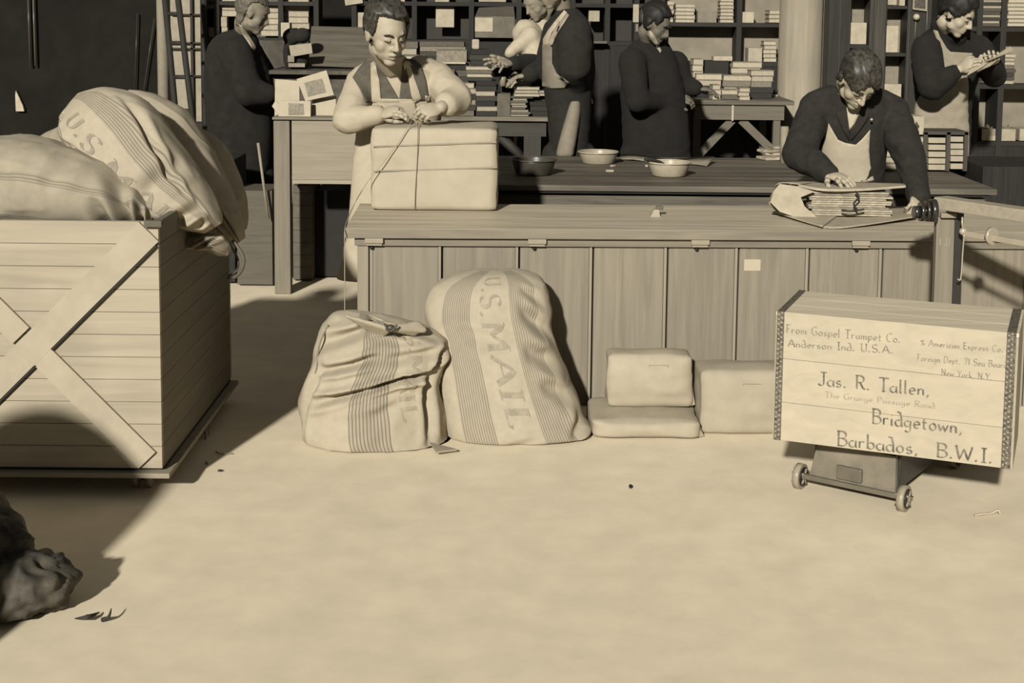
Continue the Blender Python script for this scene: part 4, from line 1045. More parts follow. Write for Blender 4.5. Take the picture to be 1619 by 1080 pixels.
# ---------------- the packer in the dark jacket
def man_jacket():
    C = P(1357, 127, 5.98); M = look((.16, -.64, -.75), -.04); s = 1.0
    root = thing('person', 'man in dark jacket and white apron, head bowed over the journals on the counter', 'person', (P(1345, 280, 6.3).x, 6.3, 0))
    tor = [(1326, 1378, 139, 6.12, .06), (1300, 1396, 150, 6.17, .10), (1284, 1412, 166, 6.2, .13), (1284, 1408, 195, 6.2, .14), (1290, 1401, 235, 6.22, .135), (1296, 1396, 275, 6.25, .13), (1296, 1396, 340, 6.28, .13)]
    shl = P(1290, 173, 6.18); shr = P(1411, 178, 6.18); el = P(1262, 244, 6.0); wl_ = P(1312, 275, 5.78); er = P(1436, 242, 5.98); wr_ = P(1452, 312, 5.72)
    mb = MB(); head(mb, C, M, s); mb.limb([C + M @ V((0, -.045, -.07)) * s, P(1346, 150, 6.17)], [.054, .06]); loftmb(mb, tor[1:], shrink=.84)
    mb.limb([shl, el, wl_], [.045, .038, .027]); mb.limb([shr, er, wr_], [.045, .038, .027]); legs(mb, P(1315, 330, 6.28), P(1378, 330, 6.28), 6.32)
    dl = (P(1346, 288, 5.66) - wl_).normalized(); nl = V((0, -.25, 1)); dr = (P(1448, 335, 5.64) - wr_).normalized(); nr_ = V((.5, -.6, .6))
    palm(mb, wl_, dl, nl, .98); palm(mb, wr_, dr, nr_, .95)
    body = mb.part('body', SKIN, root); fuse(body, .0055, 3, .4); carve(body, C, M, s)
    mb = MB(); fingers(mb, wl_, dl, nl, .98, 1, (.22, .25, .28, .3), .25, (.6, .6, -.3)); fingers(mb, wr_, dr, nr_, .95, -1, (.7, .75, .8, .8), .05); append(body, mb)
    JK = mat(54, rough=.95, var=.12, scale=30)
    jk = garment('jacket', [lambda m_: loftmb(m_, tor[1:]), lambda m_: m_.limb([P(1312, 162, 6.18), shl, shl.lerp(el, .5), el, el.lerp(wl_, .6), wl_ - (wl_ - el).normalized() * .005], [.075, .078, .072, .068, .058, .044]),
                  lambda m_: m_.limb([P(1385, 164, 6.18), shr, shr.lerp(er, .5), er, er.lerp(wr_, .5), wr_], [.075, .078, .070, .066, .058, .046])],
                 .008, JK, root, amp=.006, sc=9, seed=5, pull=((el, .15, 1.0), (er, .15, 1.2)))
    garment('trousers', [lambda m_: legs(m_, P(1315, 330, 6.28), P(1378, 330, 6.28), 6.32, .085)], .014, DARK, root); shoes(root, (P(1315, 330, 6.28).x, P(1378, 330, 6.28).x), 6.3)
    tr = tbvh(tor[1:]); AP = mat(216, rough=.9, var=.025, scale=30)
    ap = patch('apron', [(1293, 251), (1305, 221), (1310, 195), (1318, 209), (1325, 221), (1336, 226), (1353, 229), (1362, 221), (1376, 205), (1375, 221), (1374, 238), (1376, 261), (1382, 285), (1353, 292), (1320, 280), (1302, 262)], tr, AP, root, .009, .004)
    sh = patch('shirt', [(1331, 142), (1338, 168), (1343, 206), (1352, 194), (1362, 172), (1366, 150)], tr, mat(216, var=.02), root, .012, .004)
    for pl in ([(1326, 140), (1332, 142), (1338, 168), (1343, 206), (1343, 222), (1332, 205), (1322, 180)], [(1366, 152), (1374, 160), (1374, 185), (1358, 208), (1346, 222), (1343, 206), (1352, 194), (1362, 172)]):
        patch('lapel', pl, Trees([tr, sh]), JK, root, .014, .006)
    mb = MB(); mb.ball(P(1378, 189, 6.02), .006, sub=2); mb.part('lapel_pin', mat(225), root)
    T = lambda x, y, z: C + M @ V((x, y, z)) * s
    hair('hair', body, C, M, s, [(1325, 125), (1326, 98), (1340, 80), (1360, 76), (1382, 86), (1394, 108), (1392, 136), (1382, 142), (1376, 134), (1366, 139), (1356, 143), (1347, 140), (1341, 130), (1336, 122), (1332, 128)], HAIR, root, .015)
    for sx in (-1, 1):
        mb = MB(); mb.limb([T(sx * .016, .0915, .0185), T(sx * .032, .0885, .0235), T(sx * .047, .075, .018)], [.0026, .0034, .002], 8); mb.part('eyebrow', HAIRD, root)
        mb = MB(); mb.limb([T(sx * .019, .0835, -.003), T(sx * .031, .0865, -.0065), T(sx * .043, .076, -.003)], [.0012, .0018, .0012], 8); mb.part('eyelashes', HAIRD, root)
man_jacket()

# ---------------- the clerk with the lists, right
def clerk():
    C = P(1513, 22, 7.72); M = look((.72, -.55, -.50), .0); s = 1.0
    root = thing('person', 'dark-haired young man in black pullover and pale apron writing on papers at the right', 'person', (P(1490, 200, 7.95).x, 7.95, 0))
    tor = [(1480, 1522, 40, 7.85, .06), (1462, 1540, 52, 7.9, .10), (1446, 1560, 70, 7.93, .13), (1442, 1562, 95, 7.95, .14), (1446, 1545, 125, 7.96, .14), (1450, 1534, 165, 7.97, .14), (1446, 1532, 215, 7.98, .15), (1446, 1532, 270, 8.0, .14)]
    sh = P(1464, 78, 7.80); el = P(1473, 137, 7.64); w = P(1516, 110, 7.56); sh2 = P(1548, 76, 7.92); el2 = P(1572, 120, 7.82); w2 = P(1568, 100, 7.62)
    mb = MB(); head(mb, C, M, s); mb.limb([C + M @ V((0, -.036, -.07)), P(1500, 52, 7.88)], [.048, .056]); loftmb(mb, tor[1:], shrink=.85)
    mb.limb([sh, el, w], [.045, .037, .027]); mb.limb([sh2, el2, w2], [.045, .037, .027]); legs(mb, P(1470, 250, 8), P(1512, 250, 8), 8.02)
    d = (P(1540, 94, 7.5) - w).normalized(); n = V((-.3, -.8, .6)); d2 = V((-.2, -.7, .1)); n2 = V((.3, 0, -1))
    palm(mb, w, d, n); palm(mb, w2, d2, n2)
    body = mb.part('body', SKIN, root); fuse(body, .0075, 3, .4); carve(body, C, M, s)
    mb = MB(); fingers(mb, w, d, n, 1, 1, (.5, .6, .7, .7), .05, (.8, .3, -.4)); fingers(mb, w2, d2, n2, 1, -1, (.4, .4, .4, .4)); append(body, mb)
    pv = garment('pullover', [lambda m_: loftmb(m_, tor), lambda m_: m_.limb([sh, sh.lerp(el, .5), el, el.lerp(w, .5), w - (w - el).normalized() * .03], [.085, .085, .078, .062, .045]),
                  lambda m_: m_.limb([sh2, el2, w2], [.075, .065, .05]), lambda m_: m_.limb([P(1488, 40, 7.84), P(1500, 50, 7.84), P(1514, 58, 7.80)], [.058, .062, .05])], .011, mat(44, rough=1, var=.1), root, amp=.006, sc=8)
    tr = tbvh(tor); AP = mat(178, rough=.9, var=.04, scale=20)
    patch('apron', [(1474, 38), (1479, 38), (1486, 58), (1497, 76), (1503, 82), (1538, 84), (1534, 100), (1516, 112), (1506, 106), (1492, 112), (1492, 92), (1484, 70), (1476, 50)], tr, AP, root, .016, .006)
    garment('apron_skirt', [lambda m_: loftmb(m_, [(1500, 1531, 118, 7.86, .05), (1482, 1531, 136, 7.86, .06), (1456, 1531, 152, 7.86, .06), (1447, 1531, 172, 7.86, .06), (1443, 1531, 215, 7.86, .06), (1442, 1532, 262, 7.86, .06)])], .010, AP, root, amp=.006, sc=7)
    hair('hair', body, C, M, s, [(1484, 30), (1480, -30), (1550, -30), (1548, 12), (1543, 16), (1536, 14), (1528, 20), (1518, 25), (1508, 26), (1502, 18), (1496, 16), (1490, 22)], HAIRD, root, .026)
    T = lambda x, y, z: C + M @ V((x, y, z)) * s
    for sx in (-1, 1):
        mb = MB(); mb.limb([T(sx * .016, .0915, .0185), T(sx * .032, .0885, .0245), T(sx * .047, .075, .019)], [.003, .004, .002], 8); mb.part('eyebrow', HAIRD, root)
        mb = MB(); mb.limb([T(sx * .019, .0835, -.003), T(sx * .031, .0865, -.0065), T(sx * .043, .076, -.003)], [.0015, .002, .0015], 8); mb.part('eyelashes', HAIRD, root)
    g_ = thing('paper_list', 'sheets of white paper held open by the young man in the black pullover', 'papers', P(1560, 100, 7.5))
    for (a, b, c_, e_) in (((1528, 120, 7.44), (1553, 106, 7.46), (1575, 88, 7.58), (1550, 86, 7.6)), ((1556, 98, 7.50), (1572, 92, 7.48), (1602, 80, 7.52), (1597, 73, 7.60)), ((1545, 113, 7.46), (1566, 104, 7.46), (1580, 92, 7.52), (1560, 97, 7.56))):
        mb = MB(); q = [P(*k) for k in (a, b, c_, e_)]; mb.prism(q, (0, .003, -.003)); mb.part('sheet', mat(216, var=.03), g_)
clerk()

# ---------------- the man with the moustache
def moustache():
    C = P(1036, 38, 8.28); M = look((.75, -.42, -.42), 0); s = .98
    root = thing('person', 'man with a moustache in a black suit standing left of the far book table', 'person', (P(1035, 150, 8.35).x, 8.4, 0))
    tor = [(1012, 1048, 60, 8.36, .06), (996, 1058, 72, 8.4, .10), (986, 1068, 92, 8.42, .13), (982, 1078, 130, 8.42, .14), (982, 1086, 170, 8.43, .14), (984, 1090, 215, 8.44, .15), (988, 1092, 262, 8.45, .14)]
    sh = P(1000, 98, 8.28); el = P(1008, 160, 8.2); w = P(1064, 158, 8.42); sh2 = P(1068, 100, 8.5); el2 = P(1082, 135, 8.5); w2 = P(1100, 140, 8.45)
    mb = MB(); head(mb, C, M, s); mb.limb([C + M @ V((0, -.036, -.07)), P(1028, 70, 8.38)], [.048, .056]); loftmb(mb, tor[1:], shrink=.85)
    mb.limb([sh, el, w], [.045, .037, .027]); mb.limb([sh2, el2, w2], [.045, .037, .027]); legs(mb, P(1010, 240, 8.44), P(1062, 240, 8.44), 8.46)
    d = V((1, -.2, .1)); n = V((0, -.6, .8)); palm(mb, w, d, n); palm(mb, w2, V((1, 0, -.1)), V((0, 0, 1)))
    body = mb.part('body', mat(128, var=.05), root); fuse(body, .009, 2, .4); carve(body, C, M, s)
    mb = MB(); fingers(mb, w, d, n, 1, 1, (.5, .5, .5, .5)); fingers(mb, w2, V((1, 0, -.1)), V((0, 0, 1)), 1, -1, (.3, .3, .3, .3)); append(body, mb)
    jk = garment('suit', [lambda m_: loftmb(m_, tor), lambda m_: m_.limb([sh, el, w], [.085, .07, .05]), lambda m_: m_.limb([sh2, el2, w2], [.08, .065, .05]), lambda m_: legs(m_, P(1010, 240, 8.44), P(1062, 240, 8.44), 8.46, .1)], .013, mat(42, rough=1, var=.1), root, amp=.006)
    shoes(root, (P(1010, 240, 8.44).x, P(1062, 240, 8.44).x), 8.45)
    patch('shirt_collar', [(1025, 47), (1030, 50), (1037, 60), (1046, 80), (1044, 84), (1037, 74), (1028, 62)], Trees([jk, body]), mat(200), root, .012, .005, step=3)
    hair('hair', body, C, M, s, [(1020, 44), (1018, 14), (1034, 2), (1054, 4), (1068, 22), (1064, 30), (1056, 29), (1050, 28), (1045, 34), (1039, 40), (1034, 34), (1028, 38)], HAIRD, root, .016)
    T = lambda x, y, z: C + M @ V((x, y, z)) * s
    mb = MB(); mb.limb([T(-.026, .078, -.056), T(0, .100, -.050), T(.026, .078, -.056)], [.005, .0085, .005], 8); mb.part('moustache', HAIRD, root)
    for sx in (-1, 1):
        mb = MB(); mb.limb([T(sx * .016, .0915, .0185), T(sx * .032, .0885, .0245), T(sx * .047, .075, .019)], [.004, .005, .003], 8); mb.part('eyebrow', HAIRD, root)
moustache()

# ---------------- the man in the long apron seen from the side
def side_man():
    C = P(872, -22, 7.92); M = look((-.78, -.35, -.42), 0); s = 1.0
    root = thing('person', 'side-on man in dark jacket and grey apron, head cut off by the top edge', 'person', (P(900, 150, 8.0).x, 8.05, 0))
    tor = [(874, 912, 14, 8.0, .06), (870, 926, 28, 8.04, .10), (860, 936, 50, 8.06, .14), (856, 940, 80, 8.07, .15), (857, 940, 115, 8.07, .15), (862, 936, 150, 8.07, .15), (868, 932, 200, 8.08, .15), (872, 930, 262, 8.08, .14)]
    sh = P(908, 48, 7.90); el = P(907, 104, 7.84); w = P(916, 142, 8.0); sh2 = P(880, 48, 8.25); el2 = P(862, 105, 8.25); w2 = P(838, 118, 8.1)
    mb = MB(); head(mb, C, M, s); mb.limb([C + M @ V((0, -.036, -.07)), P(890, 22, 8.02)], [.048, .056]); loftmb(mb, tor[1:], shrink=.85)
    mb.limb([sh, el, w], [.045, .037, .027]); mb.limb([sh2, el2, w2], [.045, .037, .027]); legs(mb, P(885, 250, 8.08), P(915, 250, 8.08), 8.1)
    d = V((0, .2, -1)); n = V((0, -1, 0)); palm(mb, w, d, n); palm(mb, w2, V((-1, 0, -.2)), V((0, 0, 1)))
    body = mb.part('body', SKIN2, root); fuse(body, .009, 2, .4); carve(body, C, M, s)
    mb = MB(); fingers(mb, w, d, n, 1, -1, (.4, .5, .5, .5)); fingers(mb, w2, V((-1, 0, -.2)), V((0, 0, 1)), 1, 1, (.3, .3, .3, .3)); append(body, mb)
    JK = mat(50, rough=1, var=.12)
    jk = garment('jacket', [lambda m_: loftmb(m_, tor), lambda m_: m_.limb([sh, sh.lerp(el, .5), el, w], [.095, .105, .095, .05]), lambda m_: m_.limb([sh2, el2, w2], [.08, .065, .05])], .012, JK, root, amp=.007, sc=6)
    garment('trousers', [lambda m_: legs(m_, P(885, 250, 8.08), P(915, 250, 8.08), 8.1, .1), lambda m_: loftmb(m_, tor[-3:])], .015, DARK, root)
    shoes(root, (P(885, 250, 8.08).x, P(915, 250, 8.08).x), 8.1)
    tr = bvh(jk)
    patch('shirt', [(858, 62), (866, 48), (880, 30), (892, 16), (897, 20), (884, 36), (872, 52), (866, 70), (858, 72)], tr, mat(206, var=.03), root, .010, .005)
    ap = patch('apron', [(857, 71), (868, 70), (873, 76), (873, 100), (880, 116), (900, 130), (893, 139), (872, 140), (857, 136)], tr, mat(150, var=.04), root, .014, .005)
    patch('apron_strap', [(866, 70), (873, 72), (881, 53), (896, 30), (900, 24), (896, 20), (880, 40), (871, 56)], tr, mat(190, var=.04), root, .013, .005)
    garment('apron_skirt', [lambda m_: loftmb(m_, [(900, 917, 160, 7.96, .05), (896, 917, 180, 7.94, .05), (888, 913, 210, 7.92, .05), (882, 908, 234, 7.91, .05), (880, 906, 247, 7.90, .04)])], .010, mat(152, var=.05), root, amp=.005)
    hair('hair', body, C, M, s, [(850, -60), (905, -60), (905, -10), (890, 0), (880, -25)], HAIRD, root, .015)
side_man()

# ---------------- person in the white blouse
def blouse():
    C = P(849, 2, 8.5); M = look((-.62, -.50, -.45), 0); s = .95
    root = thing('person', 'person in a white blouse with dark sleeve guards reaching over the piled book table', 'person', (P(845, 150, 8.6).x, 8.62, 0))
    tor = [(842, 868, 24, 8.58, .06), (826, 874, 38, 8.6, .09), (815, 876, 56, 8.6, .12), (812, 874, 80, 8.6, .13), (818, 870, 110, 8.62, .12), (820, 870, 150, 8.62, .12), (816, 874, 200, 8.63, .14)]
    sh = P(832, 52, 8.48); el = P(851, 104, 8.34); w = P(808, 100, 8.12); sh2 = P(868, 52, 8.7); el2 = P(862, 100, 8.6); w2 = P(835, 110, 8.4)
    mb = MB(); head(mb, C, M, s); mb.limb([C + M @ V((0, -.04, -.08)), P(856, 32, 8.58)], [.05, .055]); loftmb(mb, tor[1:], shrink=.85)
    mb.limb([sh, el, w], [.042, .036, .025]); mb.limb([sh2, el2, w2], [.042, .035, .025]); legs(mb, P(832, 200, 8.62), P(860, 200, 8.62), 8.64)
    d = (P(770, 98, 8.0) - w).normalized(); n = V((-.1, -.6, .8)); palm(mb, w, d, n, 1.05); palm(mb, w2, V((-1, -.3, -.3)), V((0, 0, 1)))
    body = mb.part('body', SKIN2, root); fuse(body, .009, 2, .4); carve(body, C, M, s)
    mb = MB(); fingers(mb, w, d, n, 1.1, 1, (.12, .15, .2, .25), .5, (.7, .8, 0)); fingers(mb, w2, V((-1, -.3, -.3)), V((0, 0, 1)), 1, -1, (.3, .3, .3, .3)); append(body, mb)
    garment('blouse', [lambda m_: loftmb(m_, tor[:5]), lambda m_: m_.limb([sh, sh.lerp(el, .85)], [.085, .085]), lambda m_: m_.limb([P(838, 60, 8.4), P(806, 84, 8.3)], [.07, .03]), lambda m_: m_.limb([sh2, el2], [.07, .06])], .012, mat(214, var=.03), root, amp=.008, sc=9)
    mb = MB(); mb.limb([el + V((0, 0, .0)), el.lerp(w, .5), w - d * .02], [.072, .064, .045]); o = mb.part('sleeve_guard', mat(46, rough=1), root); fuse(o, .010, 2); wrinkle(o, .003)
    garment('skirt', [lambda m_: loftmb(m_, [(820, 870, 110, 8.64, .13), (818, 872, 160, 8.65, .15), (808, 880, 300, 8.66, .16), (802, 884, 392, 8.66, .17)])], .02, DARK, root)
    hair('hair', body, C, M, s, [(825, -40), (875, -40), (868, 6), (860, 0), (852, -12), (838, -14)], HAIRD, root, .016)
blouse()

# ---------------- the grey-haired man at the far left
def old_man():
    C = P(399, 20, 8.2); M = look((.88, .12, -.34), 0); s = 1.0
    root = thing('person', 'grey-haired man in a black coat seen from behind at the left of the desk', 'person', (P(380, 200, 8.3).x, 8.35, 0))
    tor = [(374, 402, 46, 8.26, .06), (352, 402, 52, 8.3, .10), (334, 408, 66, 8.32, .14), (326, 416, 90, 8.34, .16), (323, 430, 125, 8.35, .17), (324, 433, 165, 8.36, .17), (330, 432, 215, 8.37, .17), (338, 428, 262, 8.38, .16), (344, 424, 292, 8.38, .15)]
    sh = P(372, 85, 8.18); el = P(392, 145, 8.12); w = P(436, 150, 8.14); sh2 = P(395, 85, 8.5); el2 = P(425, 130, 8.52); w2 = P(446, 140, 8.5)
    mb = MB(); head(mb, C, M, s); mb.limb([C + M @ V((0, -.036, -.07)), P(386, 56, 8.28)], [.048, .056]); loftmb(mb, tor[1:], shrink=.85)
    mb.limb([sh, el, w], [.045, .037, .027]); mb.limb([sh2, el2, w2], [.045, .037, .027]); legs(mb, P(362, 280, 8.38), P(405, 280, 8.38), 8.4)
    d = V((1, 0, -.1)); n = V((0, -.3, 1)); palm(mb, w, d, n); palm(mb, w2, d, n)
    body = mb.part('body', mat(160, var=.06, scale=30), root); fuse(body, .009, 2, .4); carve(body, C, M, s)
    mb = MB(); fingers(mb, w, d, n, 1, 1); fingers(mb, w2, d, n, 1, -1); append(body, mb)
    jk = garment('coat', [lambda m_: loftmb(m_, tor), lambda m_: m_.limb([sh, el, el.lerp(w, .7)], [.1, .085, .06]), lambda m_: m_.limb([sh2, el2, w2], [.08, .065, .05])], .013, mat(44, rough=1, var=.12), root, amp=.006, sc=6)
    garment('trousers', [lambda m_: legs(m_, P(362, 280, 8.38), P(405, 280, 8.38), 8.4, .1)], .015, DARK, root); shoes(root, (P(362, 280, 8.38).x, P(405, 280, 8.38).x), 8.4)
    patch('shirt_collar', [(377, 38), (382, 40), (393, 54), (405, 74), (402, 82), (393, 68), (383, 54)], Trees([jk, body]), mat(206), root, .014, .006, step=3)
    hair('hair', body, C, M, s, [(374, 40), (372, 0), (390, -14), (415, -10), (428, 8), (424, 22), (418, 10), (408, 4), (396, 6), (390, 18), (384, 34), (378, 40)], mat(112, var=.25, scale=60), root, .010)
old_man()
# ================================================================ things behind the counter
def slab(mb, x0, x1, y0, y1, Y, depth, bv=0.0, tilt=0.0):
    xm = (x0 + x1) / 2; ym = (y0 + y1) / 2
    c = P(xm, ym, Y); w = (x1 - x0) * Y / F_PX; h = (y1 - y0) * Y / F_PX
    mb.box((c.x, Y + depth / 2, c.z), (w, depth, h), Matrix.Rotation(tilt, 3, 'Y') if tilt else None, bv)
def simple(name, x0, x1, y0, y1, Y, depth, m, label, cat, group=None, bv=.003, tilt=0.0, grounded=False):
    if grounded: y1 = proj(V((P(x0, y1, Y).x, Y, .001)))[1]
    mb = MB(); slab(mb, x0, x1, y0, y1, Y, depth, bv, tilt); return mb.solo(name, m, label, cat, group)
ORD = ['bottom', 'second', 'third', 'fourth', 'fifth', 'sixth', 'seventh', 'eighth', 'ninth', 'tenth', 'eleventh', 'twelfth', 'thirteenth']
def pile(x0, x1, y0, y1, Y, n, depth, tones, where, kind='book', jit=2.0, seed=0, group=None, z0=None):
    r = random.Random(seed * 7 + n); hpx = (y1 - y0) / n
    zb = P((x0 + x1) / 2, y1, Y).z if z0 is None else z0
    zt = P((x0 + x1) / 2, y0, Y).z; dz = (zt - zb) / n
    for i in range(n):
        a = x0 + r.uniform(-jit, jit) * .5; b = x1 + r.uniform(-jit, jit); w = (b - a) * Y / F_PX; cx = P((a + b) / 2, y1, Y).x
        mb = MB(); R_ = rotz(r.uniform(-.06, .06)); c = V((cx, Y + depth / 2, zb + dz * (i + .5)))
        t = tones[i % len(tones)]
        if t > 150 and dz > .012:               # page block with boards above and below
            mb.box(c, (w - .006, depth - .006, dz - .007), R_); mb.mi = 1
            mb.box(c + V((0, 0, dz / 2 - .0025)), (w, depth, .003), R_); mb.box(c - V((0, 0, dz / 2 - .0022)), (w, depth, .003), R_)
            ms = [mat(t, var=.05, scale=80), mat(max(90, t - 45), var=.05)]
        else:
            mb.box(c, (w, depth, dz - .0015), R_, min(.002, dz * .2)); ms = [mat(t, var=.08, scale=60)]
        pos = 'topmost' if i == n - 1 and n > 1 else ('' if n == 1 else ORD[i] + (' up' if i else 'most'))
        tn = 'pale' if t > 165 else ('grey' if t > 95 else 'dark')
        mb.solo(kind, ms, ('%s %s, %s in the %s' % (tn, kind, pos, where)) if n > 1 else '%s %s %s' % (tn, kind, where), kind, group or ('%ss in the %s' % (kind, where)) if n > 1 else None)
WD = mat(92, var=.15, scale=9, grain='x'); WDz = mat(84, var=.18, scale=9, grain='z'); DK = mat(50, var=.12, grain='z', scale=9)

# second packing bench
BZ = .72; bl = PZ(690, 291, BZ); br = PZ(1552, 290, BZ); bY = bl.y; bB = 7.72
bench = thing('work_bench', 'dark worn work bench with basins on it, behind the packing counter', 'bench', ((bl.x + br.x) / 2, (bY + bB) / 2, 0))
mb = MB(); mb.box(((bl.x + br.x) / 2, (bY + bB) / 2, BZ - .014), (br.x - bl.x, bB - bY, .028), bv=.004); mb.part('bench_top', mat(118, var=.3, scale=5, grain='x', rough=.6, blot=.5), bench)
mb = MB(); mb.box(((bl.x + br.x) / 2, bY + .06, BZ - .075), (br.x - bl.x - .08, .025, .05), bv=.002); mb.part('drawer_rail', mat(112, var=.15, grain='x'), bench)
mb = MB(); mb.box(((bl.x + br.x) / 2, bY + .045, BZ - .034), (br.x - bl.x - .06, .06, .010)); mb.part('moulding', mat(52), bench)
mb = MB(); mb.box(((bl.x + br.x) / 2, (bY + .25 + bB) / 2, .33), (br.x - bl.x - .2, bB - bY - .3, .66)); mb.part('dark_underfill', DK, bench)  # closed dark block added for the shade under the bench
for x in (bl.x + .08, P(1075, 330, bY + .1).x, br.x - .08):
    mb = MB(); mb.box((x, bY + .12, (BZ - .10) / 2), (.07, .07, BZ - .10)); mb.part('leg', mat(105, grain='z'), bench)
mb = MB()
for px in (1062, 1090): mb.box((P(px, 320, bY).x, bY + .05, BZ - .118), (.016, .02, .035))
mb.part('rail_bracket', mat(150), bench)
def basin(px, pyb, r, h, v, label, rim=1.25, rough=.35):
    c = PZ(px, pyb, BZ); c.y += r * .7; c.z = BZ + .001
    rb = r / rim
    root = thing('basin', label, 'basin', c, None)
    mb = MB(); mb.lathe(c, [(0.001, .0), (rb * .93, 0), (rb, .006), (rb + (r - rb) * .8, h * .85), (r - .004, h), (r - .006, h - .003), (rb + (r - rb) * .75, h * .82), (rb * .96, .012), (.001, .010)]); mb.part('bowl', mat(v, rough=rough, var=.05, scale=30), root)
    mb = MB(); n = 36; pts = [c + V((math.cos(k * 2 * PI / n) * r, math.sin(k * 2 * PI / n) * r, h)) for k in range(n + 1)]; mb.tube(pts, .0042, spline=False); mb.part('rolled_rim', mat(min(225, v + 14), rough=.3), root)
    return c
basin(844, 279, .112, .075, 84, 'dark tin basin on the bench nearest the large parcel')
basin(947, 261, .106, .062, 186, 'pale enamel basin at the back of the bench by the apron hem')
kc = basin(1060, 281, .106, .068, 200, 'pale enamel paste basin with a brush, in front on the bench')
mb = MB(); mb.tube([kc + V((.02, 0, .02)), kc + V((-.05, -.02, .07)), kc + V((-.125, -.05, .085))], .009); mb.solo('paste_brush', mat(56), 'dark-handled brush resting in the front pale basin', 'brush')
mb = MB(); a = PZ(978, 252, BZ + .004); b = PZ(1118, 263, BZ + .004); c_ = PZ(1130, 250, BZ + .03); d_ = PZ(985, 246, BZ + .004)
sheet(mb, [[V(a.lerp(b, t)) + V((0, 0, .008 * math.sin(t * 9))) for t in [k / 12 for k in range(13)]], [V(d_.lerp(c_, t)) + V((0, 0, .010 * math.sin(t * 7 + 1))) for t in [k / 12 for k in range(13)]]])
mb.solo('paper_sheet', mat(150, var=.1), 'wide rumpled grey sheet of paper behind the front pale basin', 'paper')
for k, (px, py, w_) in enumerate(((964, 270, .018), (969, 262, .012), (1022, 262, .010))):
    mb = MB(); q = PZ(px, py, BZ + .006); mb.box(q, (w_ * 2.2, w_ * 1.4, .010), rotz(k * .8), .002)
    mb.solo('paper_scrap', mat(196), ('larger crumpled white scrap on the bench between two pale basins', 'small white scrap behind the larger one on the bench', 'tiny pale scrap just left of the paste basin')[k], 'scrap')
for k, (px, py, w_, d_, rz_, z_) in enumerate(((1225, 252, .17, .12, .3, .002), (1236, 250, .16, .11, -.4, .018), (1220, 249, .14, .10, .7, .034), (1238, 248, .15, .11, .1, .050))):
    mb = MB(); q = PZ(px, py, BZ + z_); q = PZ(px, py, BZ) + V((0, 0, z_)); mb.box(q + V((0, 0, .007)), (w_, d_, .014), rotz(rz_), .003)
    mb.solo('loose_papers', mat(204 - k * 8, var=.15, scale=50), 'folded white papers, %s in the heap left of the jacketed man' % ('lowest', 'second', 'third', 'topmost')[k], 'papers', 'papers heaped on the bench')
mb = MB(); q = P(1240, 222, 7.5); mb.cyl(V((q.x, 7.5, BZ)), V((q.x, 7.5, P(1240, 200, 7.5).z)), .022); mb.solo('paper_roll', mat(170), 'small pale paper roll standing by the loose paper heap', 'roll')

# rack of small drawers on the bench
RY = 7.12
rack = thing('drawer_rack', 'open wooden rack of small white-fronted drawers at the right end of the bench', 'rack', (P(1495, 270, RY).x, RY + .1, BZ))
for (a, b) in ((1460, 1466), (1496, 1502), (1524, 1530)):
    mb = MB(); slab(mb, a, b, 209, 271, RY - .01, .20); mb.part('upright', WDz, rack)
mb = MB(); slab(mb, 1460, 1531, 208, 213, RY - .01, .20); mb.part('rack_top', WD, rack)
mb = MB(); slab(mb, 1462, 1529, 212, 271, RY + .17, .02); mb.part('rack_back', DK, rack)
for col, (xa, xb, ys) in enumerate(((1468, 1495, (218, 229, 240, 250.5, 260.5)), (1503, 1523, (216, 227, 237, 247, 259)))):
    for y in ys:
        mb = MB(); slab(mb, xa, xb, y, y + 8.5, RY, .15, .002); mb.part('drawer', mat(198, var=.04), rack)
pile(1437, 1459, 216, 271, RY, 6, .15, [198, 190, 204], 'stack left of the drawer rack', 'card_box', jit=1, seed=3)
root = thing('emblem_box', 'white box printed with a small dark diamond, left of the drawer rack', 'box', P(1446, 214, RY + .05))
mb = MB(); slab(mb, 1430, 1461, 184, 213, RY, .14, .003); mb.part('box_body', mat(208), root)
mb = MB(); mb.prism([P(1449, 192, RY - .002), P(1454, 200, RY - .002), P(1449, 208, RY - .002), P(1444, 200, RY - .002)], (0, .0015, 0)); mb.part('diamond_mark', mat(84, var=.4, scale=200), root)
pile(1396, 1420, 228, 268, RY, 4, .15, [206, 196], 'stack glimpsed under the jacketed man\'s arm', 'card_box', jit=1, seed=5)

# tall desk at the left with picture cards
DY = 7.35
dt = P(445, 187, DY).z
desk = thing('tall_desk', 'tall pale wooden desk with a deep panel front, left of the packing counter', 'desk', (P(520, 300, DY).x, DY + .3, 0))
mb = MB(); slab(mb, 430, 600, 186, 190, DY - .012, .62, .002); mb.part('desk_top', mat(150, grain='x'), desk)
mb = MB(); slab(mb, 461, 598, 190, 285, DY + .004, .02); mb.part('front_panel', mat(176, grain='x', var=.05), desk)
mb = MB(); slab(mb, 462, 598, 285, 291, DY - .003, .03); mb.part('lower_rail', mat(190, grain='x'), desk)
for (x, y) in ((446, 0), (592, 0), (446, .5), (592, .5)):
    mb = MB(); xx = P(x, 300, DY).x; mb.box((xx, DY + .03 + y, (dt - .012) / 2), (.085, .07, dt - .015), bv=.003); mb.part('leg', mat(150, grain='z', var=.06), desk)
mb = MB(); mb.box((P(445, 300, DY).x, DY + .3, dt - .18), (.02, .5, .33)); mb.part('side_panel', mat(120, grain='y'), desk)
simple('plank_crate', 463, 494, 292, 428, DY + .35, .35, mat(118, var=.1, planks=('Z', .07, 0, .06, 60)), 'grey slatted crate standing under the tall desk', 'crate', grounded=True)
simple('shade_block', 498, 590, 300, 440, DY + .45, .3, mat(48), 'black block added for the shade under the tall desk, beside the slatted crate', 'filler', grounded=True)  # black block added where only shade lies under the desk
